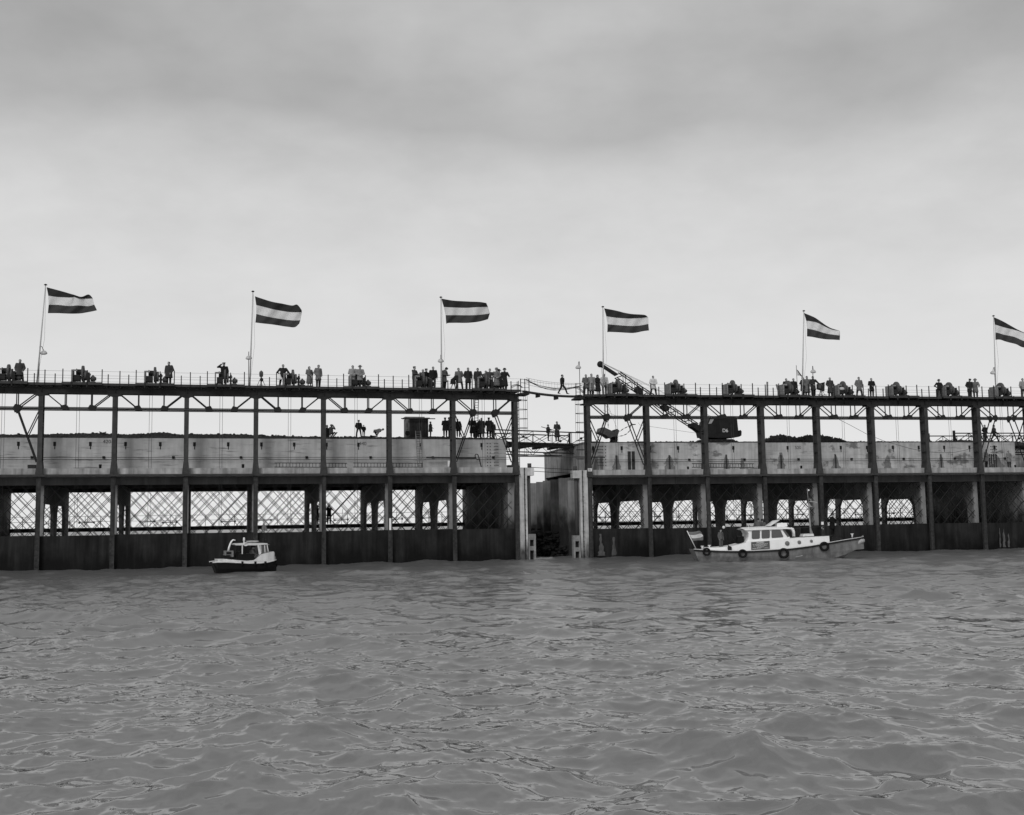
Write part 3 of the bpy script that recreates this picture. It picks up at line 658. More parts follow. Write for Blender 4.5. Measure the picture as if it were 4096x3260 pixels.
def lamp(c, head, base, rad_, lab, arm=None, post=True, grp='enamel lamps on the decks'):
    Hh = PX(c, *head, .25); Bq = PX(c, *base, .3) if post else Hh.copy()
    if post: Bq.z = 14.07+ZO[c]
    r = empty('deck_lamp', Bq, label=lab, cat='lamp', group=grp); D = Hh-Bq
    if post:
        top = Vector((0, 0, D.z+.45)); MB().tube([(0,0,0), top], .028, 7).build('lamp_post', m_steel2, r)
        MB().tube([top, D*.5+top*.5+Vector((0,0,.22)), D+Vector((0,0,.13))], .025, 6).build('lamp_arm', m_rod, r)
    else:
        MB().tube([D+Vector((0,0,.35)), D+Vector((0,.3,.45))], .02, 6).build('lamp_arm', m_rod, r)
    tl = Matrix.Rotation(rad(14), 3, 'X'); mb = MB()
    prof = [(.02, .13), (.05, .12), (rad_*.62, .10), (rad_*.95, .02), (rad_*1.15, -.07), (rad_*1.1, -.13), (rad_*.7, -.18), (.05, -.19)] if rad_ < .25 else [(.03, .34), (.08, .30), (.11, .18), (.15, .06), (rad_*.85, -.04), (rad_*1.05, -.10), (rad_, -.12), (rad_*.8, -.05), (.05, .04)]
    mb.lathe((0,0,0), prof, 18); mb.v = [tuple(tl @ Vector(v) + D) for v in mb.v]; mb.build('lamp_shade', m_lamp if rad_ < .25 else m_white, r)
    MB().ball(D+Vector((0, -.01, -.03)), .06, n=8).build('lamp_bulb', m_white, r)
lamp('A', (175,1409), (155,1530), .22, 'shaded lamp hanging on a post at the foot of the leftmost flagpole')
lamp('A', (995,1429), (994,1540), .22, 'shaded lamp on a post beside the second flagpole from the left')
lamp('A', (1763,1441), (1764,1551), .22, 'shaded lamp on a post at the third flagpole, above the crowd')
lamp('B', (2313,1467), (2320,1575), .22, 'shaded lamp on a tall post at the right end of the gangway over the gap')
lamp('B', (3253,1484), (3255,1583), .22, 'shaded lamp on a post above the group beside the tripod screen')
lamp('B', (3972,1489), (3984,1588), .22, 'shaded lamp on a post at the foot of the rightmost flagpole')
lamp('A', (1118,1511), (1118,1540), .27, 'white bell lamp hanging from the railing left of the man in dark jacket', post=False)
lamp('B', (3366,1553), (3366,1580), .24, 'white bell lamp hanging in front of a winch cabinet', post=False)
# small flag on a leaning stick
P = [PX('B', *p, .3) for p in ((3185,1461),(3191,1585),(3188,1478),(3191,1502),(3204,1503),(3213,1512))]
r = empty('flag_stick', P[1], label='thin leaning stick of the small flag right of two dark heads', cat='flagpole'); MB().tube([(0,0,0), P[0]-P[1]], .022, 6).build('stick', m_rod, r)
P2 = [PX('B', *p, .3) for p in ((3188,1478),(3195,1485),(3204,1498),(3213,1510), (3188,1482),(3194,1491),(3201,1502),(3209,1509), (3190,1502),(3194,1502),(3199,1502),(3204,1505))]
mb = MB(); mb.add([p-P2[0] for p in P2], [(0,4,5,1),(1,5,6,2),(2,6,7,3)], m_fd, True); mb.add([], []); k = mb.mi(m_fw)
for f in ((4,8,9,5),(5,9,10,6),(6,10,11,7)): mb.f.append(f); mb.m.append(k); mb.sm.append(True)
o = mb.build('small_flag'); o.location = P2[0]; md = o.modifiers.new('thickness', 'SOLIDIFY'); md.thickness = .006; tag(o, 'small dark and white flag drooping from a leaning stick on the right deck', 'flag')


# ------------------------------------------------------------------ gangway, footbridges
def thing(name, label, cat, loc=(0,0,0), rz=0, group=None): return empty(name, loc, rz, label=label, cat=cat, group=group)
def P(c, x, y, d): return PX(c, x, y, d)
# plank gangway over the gap between the two decks
a, b_ = P('A', 2096, 1566, .5), P('B', 2322, 1586, .5); g = thing('gangway', 'narrow sagging plank gangway across the gap between the two decks', 'gangway', a)
D = b_-a; n_ = Vector((-D.y, D.x, 0)).normalized(); mid = lambda t_, sag: D*t_ - Vector((0, 0, sag*4*t_*(1-t_)))
mb = MB()
for i in range(14): mb.bar(mid(i/14, .12), mid((i+1)/14, .12), .12, .75)
mb.build('plank_walk', m_steel2, g)
mb = MB()
for t_ in (.24, .56): mb.bar(mid(t_, .22)-n_*.35-Vector((0,0,.06)), mid(t_, .22)+n_*.35-Vector((0,0,.06)), .35, .12)
mb.build('cross_batten', m_steel, g)
mb = MB()
for hh, sg in ((1.02, .18), (.72, .34)):
    for s_ in (-1, 1): mb.tube([mid(i/12, sg)+n_*.42*s_+Vector((0,0,hh+.1-(i/12)*.0)) for i in range(13)], .014, 4)
for i in range(1, 20): mb.bar(mid(i/20, .18)+Vector((0,0,1.1))+n_*-.42, mid(i/20, .34)+Vector((0,0,.8))+n_*-.42, .012)
mb.build('rope_railing', m_wire, g)
mb = MB()
for q, (s0, s1) in enumerate(((.55, .25), (.70, .3), (.62, .12), (.50, .35))):
    mb.tube([mid(i/16, 0)+Vector((0, 0, .95-.1*q*0))+n_*(-.5+.05*q)-Vector((0,0,s0*4*(i/16)*(1-i/16)*(1.0 if i < 9 else .9))) for i in range(17)], .018, 5)
o = mb.build('cable_bundle', m_rod); o.location = a; tag(o, 'drooping bundle of cables slung along the gangway railing', 'cables')
mb = MB()
for q in range(4):
    mb.tube([P('B', 2300+i*7, 1545+(i*i)*.9+q*3, -.2) - a for i in range(7)], .016, 5); mb.tube([P('A', 2042+i*8, 1556-13*math.sin(i*.45+q*.1)-q*2, -.2) - a for i in range(7)], .016, 5)
o = mb.build('loose_cables', m_rod); o.location = a; tag(o, 'looped cable ends tied to the railings at both ends of the gangway', 'cables')
# lattice footbridges on the caisson tops
def footbridge(c0, u0, d0, h0, c1, u1, d1, h1, wdt, label, off2=0.0):
    A_, B_ = Wp(c0, u0, d0, h0), Wp(c1, u1, d1, h1); g = thing('footbridge', label, 'footbridge', A_, group='lattice footbridges between the caissons')
    D = B_-A_; L_ = D.length; dr = D.normalized(); nn = Vector((-dr.y, dr.x, 0)).normalized(); Zv = Vector((0,0,1)); np_ = max(3, int(L_/1.55)); w_ = L_/np_
    for s_, nm, o2 in ((0, 'near_truss', 0), (wdt, 'far_truss', off2)):
        mb = MB(); q = lambda t_, z: dr*(t_+o2) + nn*s_ + Zv*z
        mb.bar(q(0, 1.12), q(L_, 1.12), .10, .10).bar(q(0, .05), q(L_, .05), .12, .1).bar(q(.8, -.78), q(L_-.8, -.78), .10, .08)
        for i in range(np_):
            x0, x1, xm = i*w_, (i+1)*w_, (i+.5)*w_
            if i % 2 == 0: mb.bar(q(x0, .1), q(x1, 1.1), .055)
            else: mb.bar(q(x0, 1.1), q(x1, .1), .055)
            if i % 2 == 1: mb.bar(q(x0, .1), q(xm, .6), .04).bar(q(x1, 1.1), q(xm, .6), .04)
            mb.bar(q(x1, .1), q(x1, 1.1), .05)
            if .8 < x0 and x1 < L_-.8: mb.bar(q(x0, -.78), q(xm, .0), .045).bar(q(xm, .0), q(x1, -.78), .045)
            if i % 3 == 1: mb.box(0,0,0,0,0,0); cc = q(x0+w_*.5, .6); mb.ball(cc, (.13, .05, .13), n=4, m_=4)
        mb.build(nm, m_steel, g)
        for x in (0, L_):
            mb = MB().bar(q(x, -.1), q(x, 1.38), .20).bar(q(x, .0), q(x+(.45 if x == 0 else -.45), .0), .16); mb.bar(q(x+(.05 if x == 0 else -.05), .9), q(x+(.4 if x == 0 else -.4), .05), .08); mb.build('end_post', m_steel, g)
    mb = MB()
    for i in range(int(L_/.24)): mb.bar(dr*(i*.24+.1)+nn*.1, dr*(i*.24+.1)+nn*(wdt-.1), .20, .07)
    mb.build('plank_deck', m_dwood, g)
    mb = MB(); [mb.bar(dr*x+nn*.05-Zv*.2, dr*x+nn*(wdt-.05)-Zv*.2, .18, .25) for x in np.arange(.5, L_, 1.5)]; mb.bar(-Zv*.22, D-Zv*.22, .12, .30); mb.build('deck_beam', m_steel, g)
    return g, dr, nn
uA = UH('A', 1975, 1740, 6)[0]; uB = UH('B', 2362, 1740, 6)[0]
fb1 = footbridge('A', uA, 6, 10.15, 'B', uB, 6, 9.95, 3.6, 'steel lattice footbridge spanning the gap from the left caisson to the right one', -.6)
u2 = UH('B', 3816, 1740, 6)[0]
fb2 = footbridge('B', u2, 6, 9.95, 'C', 1.5, 6, 9.95, 3.6, 'steel lattice footbridge at the right edge of the photo with two men crossing', -.6)
# stretched pipe and lines over the gap
a = P('A', 2075, 1825, .2); b_ = P('B', 2420, 1829, .6)
o = MB().tube([(0,0,0), b_-a], .045, 8).build('hand_pipe', m_conc); o.location = a; tag(o, 'thin pale pipe running level across the gap at mid height', 'pipe')
for y0, y1, y2, lab in ((1869, 1878, 1880, 'taut cable across the gap between the two bollards'), (1884, 1893, 1877, 'slack line hanging in the gap below the bollards')):
    a = P('A', 2125, y0, .3); b_ = P('B', 2290, y1, .3); mm_ = (a+b_)/2; mm_.z = P('B', 2210, (y0+y1)/2+2, .3).z
    o = MB().tube([(0,0,0), mm_-a, b_-a], .025, 5).build('mooring_cable', m_rod); o.location = a; tag(o, lab, 'cable')
# bending electric line over the right caisson wall
pts = [P('B', x, y, 1.0) for x, y in ((3330,1665),(3400,1700),(3470,1738),(3540,1765),(3640,1794),(3700,1806),(3760,1811),(3820,1809),(3860,1801),(3905,1787))]
o = MB().tube([p-pts[0] for p in pts], .018, 5).build('slack_cable', m_wire); o.location = pts[0]; tag(o, 'long slack cable sagging in front of the right caisson wall', 'cable')

# ------------------------------------------------------------------ hut, ladders and loose things
c = 'A'; hu0, hh0 = UH(c, 1638, 1748, 4.5); hu1, _ = UH(c, 1714, 1748, 4.5); _, ht = UH(c, 1680, 1673, 4.5)
g = thing('site_hut', 'small dark boarded hut with thin flat roof on the left caisson', 'hut', Wp(c, hu0, 4.5, 10.0), FR[c][3]); W_ = hu1-hu0; Hh = ht-10.0
mb = MB()
for i in range(10): mb.box(i*W_/10+.003, (i+1)*W_/10-.012, 0, .05, 0, Hh)
mb.box(0, W_, .052, 1.6, 0, Hh-.01).build('hut_walls', m_dwood, g)
MB().box(-.10, 0-.002, -.02, .42, 0, Hh).box(-.22, -.103, .2, 1.6, 0, Hh-.02).build('open_door', m_wood, g)
MB().box(-.15, W_+.1, -.15, 1.8, Hh+.002, Hh+.05).box(-.35, W_-.3, .1, 1.7, Hh+.053, Hh+.14).build('hut_roof', m_wood, g)
o = MB().box(-.75, W_+.55, -.30, -.18, Hh-.09, Hh-.02).build('roof_batten', m_dwood, g)
def ladder(label, p0, p1, w_, n, mat=m_wood, name='ladder', side=None):
    a, b_ = Vector(p0), Vector(p1); D = b_-a; sd_ = side or Vector((math.cos(FR['A'][3]), math.sin(FR['A'][3]), 0))
    sd_ = (sd_ - D.normalized()*sd_.dot(D.normalized())).normalized()*w_/2; mb = MB()
    for s_ in (-1, 1): mb.bar(sd_*s_, D+sd_*s_, .06, .05)
    for i in range(n): q = D*((i+.5)/n); mb.bar(q-sd_, q+sd_, .035)
    o = mb.build(name, mat); o.location = a; return tag(o, label, 'ladder')
ladder('long wooden ladder leaning upright against the left caisson below the hut', P('A', 1681, 1868, 1.3), P('A', 1672, 1723, 2.0), .42, 15)
ladder('thin steel ladder reaching from the caisson top up to the left deck', P('A', 1903, 1748, 2.2), P('A', 1907, 1595, .9), .30, 15, m_rod)
for c, x0, x1, y0, y1, lab in (('A', 1098, 1388, 1853, 1869, 'long ladder lying on edge on the left ledge, nearer the small boat'), ('A', 1413, 1692, 1853, 1869, 'long ladder lying on edge on the left ledge below the hut'),
                        ('B', 2768, 3016, 1854, 1871, 'long ladder lying on edge on the right ledge below the excavator')):
    a, b_ = P(c, x0, (y0+y1)/2-1, 1.2), P(c, x1, (y0+y1)/2, 1.2); ladder(lab, a, b_, .33, 22, m_dwood, side=Vector((0, 0, 1)))
a, b_ = P('A', 1705, 1830, 1.5), P('A', 1900, 1832, 1.5); o = MB().tube([(0,0,0), b_-a], .07, 8).build('long_pole', m_dwood); o.location = a; tag(o, 'long dark pole held level along the left ledge railing', 'pole')
pts = [P('A', x, y, 1.6) for x, y in ((1925,1868),(1921,1852),(1916,1832),(1911,1818),(1904,1816),(1900,1823),(1903,1834),(1910,1838),(1917,1836))]
o = MB().tube([p-pts[0] for p in pts], .04, 7).build('looped_hose', m_rub); o.location = pts[0]; tag(o, 'dark hose making a loop on the wall near the end of the left ledge', 'hose')
for c, x, w_, h_, d, lab, mt_, nm in (('A', 126, .55, .32, 1.0, 'dark crate on the ledge at the foot of the leftmost column', m_dwood, 'crate'), ('A', 401, .22, .34, 1.2, 'small dark tin on the ledge left of the second column', m_mach, 'tin'), ('A', 972, .22, .34, 1.2, 'small dark tin on the ledge left of the small boat davit', m_mach, 'tin'),
        ('A', 2040, .36, .22, 1.0, 'dark box on the ledge at the right end of the left caisson', m_mach, 'box'), ('B', 2752, .18, .28, 1.2, 'short dark bollard on the right ledge left of the excavator ladder', m_mach, 'ledge_bollard'),
        ('B', 3205, .20, .30, 1.2, 'short dark bollard on the right ledge above the launch mast', m_mach, 'ledge_bollard'), ('B', 4061, .17, .25, 1.0, 'dark bucket on the right ledge beside the standing man', m_mach, 'bucket')):
    u = UH(c, x, 1868, d)[0]; mb = MB(); z0 = H_LIP
    if nm in ('bucket', 'ledge_bollard', 'tin'): mb.lathe((0,0,0), [(.001,0),(w_*.42,0),(w_*.5,h_*.96),(w_*.56,h_),(w_*.40,h_*1.02),(w_*.36,h_*.7),(.001,h_*.66)], 14)
    else:
        mb.box(-w_/2, w_/2, 0, .4, 0, h_)
        for z in (.0, h_*.5, h_-.05): mb.box(-w_/2-.02, w_/2+.02, -.02, .42, z+.004, z+.045)
    o = mb.build(nm, mt_); o.location = Wp(c, u, d, z0+ZO[c]); o.rotation_euler = (0, 0, FR[c][3]); tag(o, lab, nm.split('_')[-1])
# white gauge boards on columns
for c, x, y0, y1, w_, lab in (('A', 1561, 2073, 2120, .16, 'white gauge board on a lower column of the left caisson'), ('B', 3290, 2087, 2099, .22, 'small white board above a painted letter C on a lower column'), ('B', 2361, 1873, 1885, .36, 'small pale notice with scribbled lines at the foot of the end column'), ('A', 1797, 1843, 1866, .26, 'white board on the ledge left of the column by the hose')):
    u, ht = UH(c, x, y0, -.2); _, hb3 = UH(c, x, y1, -.2); dd = -.19 if y0 > 1900 else (-.09 if c == 'B' else 1.2)
    if dd == 1.2: u, ht = UH(c, x, y0, 1.2); _, hb3 = UH(c, x, y1, 1.2)
    r = thing('sign_board', lab, 'sign', Wp(c, u, dd, hb3), FR[c][3]); MB().box(-w_/2, w_/2, 0, .03, 0, ht-hb3).build('board', m_white if w_ < .3 else m_offw, r)
    if c == 'B' and y0 > 1900: text_obj('C', .34, m_offw, 'painted_letter', r, (0, .0, -.28))
    if y0 == 1873:
        for i in range(4): MB().box(-.14, .12-.02*i, -.006, -.002, .05+.05*i, .07+.05*i).build('scribbled_line', m_mach, r)
# searchlight on tripod and projector screen
def tripod(c, x, y0, y1, lab, kind):
    u, ht = UH(c, x, y0, .4); g = thing('tripod_lamp' if kind else 'tripod_screen', lab, 'lamp' if kind else 'screen', Wp(c, u, .4, 14.07+ZO[c]), FR[c][3]); H_ = ht-(14.07+ZO[c])
    for i, an in enumerate((200, 340, 90)):
        q = Vector((math.cos(rad(an)), math.sin(rad(an)), 0))*.38; MB().tube([(0,0,H_*.62), q], .022, 6).build('leg', m_rod, g)
    if kind:
        mb = MB(); mb.lathe((0,0,H_*.62), [(.001,0),(.12,.0),(.15,.05),(.16,.30),(.13,.42),(.05,.46),(.04,.50),(.001,.51)], 14).build('lamp_housing', m_mach2, g)
        MB().tube([(0,0,0), (0,0,H_*.6)], .05).ball((.03,0,H_*.45), (.14,.12,.17)).build('stand', m_mach, g)
        MB().tube([(.25*math.cos(t_*.5)-.02, -.1, .17*abs(math.sin(t_*.5))+.02) for t_ in range(7)], .016, 5).build('coiled_cable', m_rub, g)
    else:
        MB().prism([(-.33, .55*H_), (.30, .42*H_), (.36, H_*1.02), (-.30, H_*.9)], -.02, .3).build('screen_case', m_mach, g)
        MB().prism([(-.28, .62*H_), (-.05, .58*H_), (.02, H_*.93), (-.26, H_*.86)], -.03, -.021).build('screen_panel', m_mach2, g)
        MB().tube([(.5*math.cos(t_*.5)-.02, -.1, .22*abs(math.sin(t_*.9))+.03) for t_ in range(12)], .018, 5).build('coiled_cable', m_rub, g)
tripod('A', 1045, 1481, 1541, 'grey lamp housing on a tripod, right of the second flagpole', True)
tripod('B', 3284, 1529, 1584, 'dark slanting case on tripod legs right of the reaching man', False)
for x, x2, y0, y1, lab in ((3069, 3070, 1527, 1583, 'upright pale plank against the right deck railing'), (3106, 3118, 1537, 1583, 'pale plank leaning leftward beside a winch on the right deck')):
    a, b_ = P('B', x2, y1, .1), P('B', x, y0, .1); o = MB().bar((0,0,0), b_-a, .16, .04).build('plank', m_wood); o.location = a; tag(o, lab, 'plank')
# crossed timbers on the rubble
a = P('A', 410, 1735, 3.5); o = MB().bar(P('A', 397,1727,3.5)-a, P('A', 424,1737,3.5)-a, .07).bar(P('A', 400,1738,3.4)-a, P('A', 425,1728,3.4)-a, .07).build('crossed_timbers', m_dwood); o.location = a; tag(o, 'two crossed timbers lying on the rubble left of the second column', 'timbers')

# ------------------------------------------------------------------ dragline excavator
DX = 7.5; q_ = lambda x, y, d=DX: P('B', x, y, d)
base = Wp('B', UH('B', 2880, 1768, DX)[0], DX, 9.75); O_ = base
ex = thing('dragline_excavator', 'dark tracked dragline excavator marked D6 with long lattice boom', 'excavator', base)
eB, nB = FR['B'][1], FR['B'][2]
def lp(x, y, dd=0): return q_(x, y, DX+dd) - base
def slab(poly, d0, d1, nm, mat, par):
    mb = MB(); A_ = [lp(x, y, d0) for x, y in poly]; B_ = [lp(x, y, d0)+nB*(d1-d0) for x, y in poly]; n = len(poly)
    mb.add(A_+B_, [tuple(range(n)), tuple(range(2*n-1, n-1, -1))]+[(i, i+n, (i+1) % n+n, (i+1) % n) for i in range(n)]); return mb.build(nm, mat, par)
house = slab([(2832,1741),(2828,1712),(2834,1680),(2845,1672),(2948,1671),(2955,1738),(2958,1746),(2930,1750),(2880,1752),(2835,1750)], -1.2, 1.2, 'engine_house', m_ext, ex)
slab([(2956,1722),(2963,1720),(2967,1726),(2966,1742),(2957,1747)], -1.1, 1.1, 'counterweight', m_mach, ex)
slab([(2845,1671),(2870,1666),(2930,1664),(2948,1670)], -1.0, 1.0, 'roof', m_mach2, ex)
slab([(2834,1695),(2843,1674),(2858,1673),(2846,1694)], -1.215, -1.201, 'cab_window', M('cab_glass', .35, .15, .1, 1, spec=.8), house)
slab([(2862,1676),(2874,1675),(2884,1733),(2866,1734)], -1.22, -1.203, 'doorway', m_hole, house)
slab([(2918,1690),(2940,1690),(2941,1714),(2919,1714)], -1.22, -1.203, 'side_panel', m_mach, house)
t_ = text_obj('D6', .46, m_white, 'painted_number', ex, lp(2901, 1722.5, -1.23)); t_.rotation_euler = (math.pi/2, 0, FR['B'][3])
slab([(2870,1752),(2910,1752),(2905,1758),(2875,1758)], -.6, .6, 'turntable', m_mach, ex)
for dd in (-1.35, .85):
    mb = MB(); xs = [(2790,1766),(2796,1760),(2838,1757),(2930,1756),(2940,1760),(2943,1770),(2790,1770)]
    tr = slab(xs, dd, dd+.5, 'crawler_track', m_mach, ex)
    for i in range(7):
        cpt = lp(2800+i*22, 1765, dd-.03); w2 = MB().disc((0,0,0), .14, .06, n=14, axis='y'); w2.v = [tuple(Vector(v)+cpt) for v in w2.v]; w2.build('road_wheel', m_ext, tr)
# boom: four chords with lacing
b0, b1, b2 = lp(2812, 1722), lp(2640, 1618), lp(2420, 1466)
def boom_seg(p, q, w0, w1, nseg, mb):
    D = q-p; n = D.cross(nB).normalized()
    crn = lambda t_, i, j: p + D*t_ + n*i*(w0+(w1-w0)*t_)/2 + nB*j*.35
    for i in (-1, 1):
        for j in (-1, 1): mb.bar(crn(0, i, j), crn(1, i, j), .085)
    for k in range(nseg):
        s_ = 1 if k % 2 else -1
        for j in (-1, 1): mb.bar(crn(k/nseg, s_, j), crn((k+1)/nseg, -s_, j), .05)
        for i in (-1, 1): mb.bar(crn(k/nseg, i, s_), crn((k+1)/nseg, i, -s_), .04)
mb = MB(); boom_seg(lp(2782, 1706), lp(2560, 1562), .55, .62, 16, mb); boom_seg(lp(2560, 1562), lp(2470, 1500), .62, .62, 5, mb); mb.build('lattice_boom', m_ext, ex)
slab([(2765,1693),(2778,1690),(2800,1702),(2818,1718),(2815,1750),(2803,1749),(2798,1728),(2783,1716),(2766,1706)], -.5, .5, 'boom_foot', m_ext, ex)
slab([(2548,1545),(2572,1556),(2570,1576),(2556,1572),(2544,1560)], -.42, .42, 'boom_joint', m_ext, ex)
slab([(2648,1622),(2660,1616),(2680,1630),(2676,1642),(2660,1640)], -.42, .42, 'boom_joint', m_ext, ex)
slab([(2404,1452),(2415,1458),(2475,1497),(2466,1502),(2418,1470),(2402,1462)], -.3, .3, 'boom_head', m_ext, ex)
w2 = MB().disc((0,0,0), .30, .18, n=18, axis='y'); cpt = lp(2401, 1457); w2.v = [tuple(Vector(v)+cpt) for v in w2.v]; w2.build('head_sheave', m_ext, ex)
mb = MB()
for p0, p1 in (((2412,1452),(2572,1528)), ((2412,1454),(2572,1532)), ((2418,1457),(2570,1537)), ((2572,1528),(2850,1668)), ((2572,1532),(2850,1671)), ((2404,1464),(2412,1530)), ((2440,1648),(2408,1600))):
    mb.tube([lp(*p0), lp(*p1)], .016, 4)
mb.tube([lp(2552,1690), lp(2560,1700), lp(2795,1734)], .016, 4); mb.tube([lp(2412,1530), lp(2420,1590), lp(2467,1711)], .014, 4); mb.tube([lp(2412,1640), lp(2490,1675), lp(2535,1699)], .014, 4)
mb.build('hoist_rope', m_wire, ex)
bk = thing('dragline_bucket', 'tilted steel dragline bucket tipping earth, hung on chains', 'bucket', base)
bkm = slab([(2400,1726),(2406,1710),(2418,1708),(2424,1712),(2458,1728),(2466,1732),(2476,1726),(2468,1745),(2452,1747),(2440,1752),(2424,1740),(2402,1731)], -.7, .7, 'bucket_shell', m_mach2, bk)
slab([(2457,1727),(2467,1714),(2478,1722),(2470,1745),(2462,1740)], -.75, -.70, 'bucket_arch', m_mach2, bk)
slab([(2455,1727),(2466,1716),(2470,1728),(2460,1733)], -.708, .69, 'bucket_mouth', m_hole, bk)
mb = MB(); rg = random.Random(5)
for i in range(160):
    t_ = rg.random(); mb.ball(lp(2440+rg.uniform(0, 27)+t_*2, 1742+t_*28, rg.uniform(-.5, .5)), rg.uniform(.05, .13), n=5, m_=4)
o = mb.build('falling_earth', m_soil); o.location = base; tag(o, 'dark clod of earth pouring out of the dragline bucket', 'earth', kind='stuff')
mb = MB()
def chain(p):
    for i in range(len(p)-1):
        D = p[i+1]-p[i]; n = max(1, int(D.length/.16))
        for k in range(n):
            a = p[i]+D*(k/n); b2_ = p[i]+D*((k+1)/n); mb.bar(a, b2_, .075 if k % 2 else .03, .03 if k % 2 else .075)
chain([lp(2478,1727), lp(2492,1716), lp(2508,1708), lp(2525,1701)]); chain([lp(2474,1745), lp(2490,1743), lp(2506,1736), lp(2518,1724), lp(2522,1704)])
chain([lp(2412,1708), lp(2417,1690), lp(2432,1686)]); chain([lp(2433,1712), lp(2432,1688), lp(2434,1660)])
mb.build('bucket_chain', m_chain, bk)
slab([(2521,1688),(2526,1690),(2530,1696),(2543,1696),(2543,1699),(2528,1701),(2520,1702),(2524,1698)], -.05, .05, 'chain_yoke', m_chain, bk)

# ------------------------------------------------------------------ people
ARMS = {'down': ((.25,.02,1.15), (.25,-.05,.90)), 'pockets': ((.275,.06,1.16), (.20,-.10,.94)), 'front': ((.262,-.02,1.16), (.07,-.22,1.03)), 'folded': ((.26,-.06,1.17), (-.05,-.21,1.20)),
        'akimbo': ((.37,.05,1.17), (.20,-.05,1.03)), 'salute': ((.36,-.10,1.44), (.11,-.13,1.66)), 'rail': ((.27,-.13,1.19), (.24,-.40,1.08)), 'behind': ((.28,.10,1.16), (.08,.17,.98)),
        'read': ((.25,-.10,1.16), (.12,-.33,1.17)), 'reach': ((.38,-.02,1.20), (.56,-.10,1.04)), 'glasses': ((.26,-.18,1.34), (.07,-.15,1.64)), 'floor': ((.25,-.2,1.15), (.2,-.42,.95)), 'wheel': ((.25,-.15,1.2),(.22,-.42,1.15))}
_pc = [0]
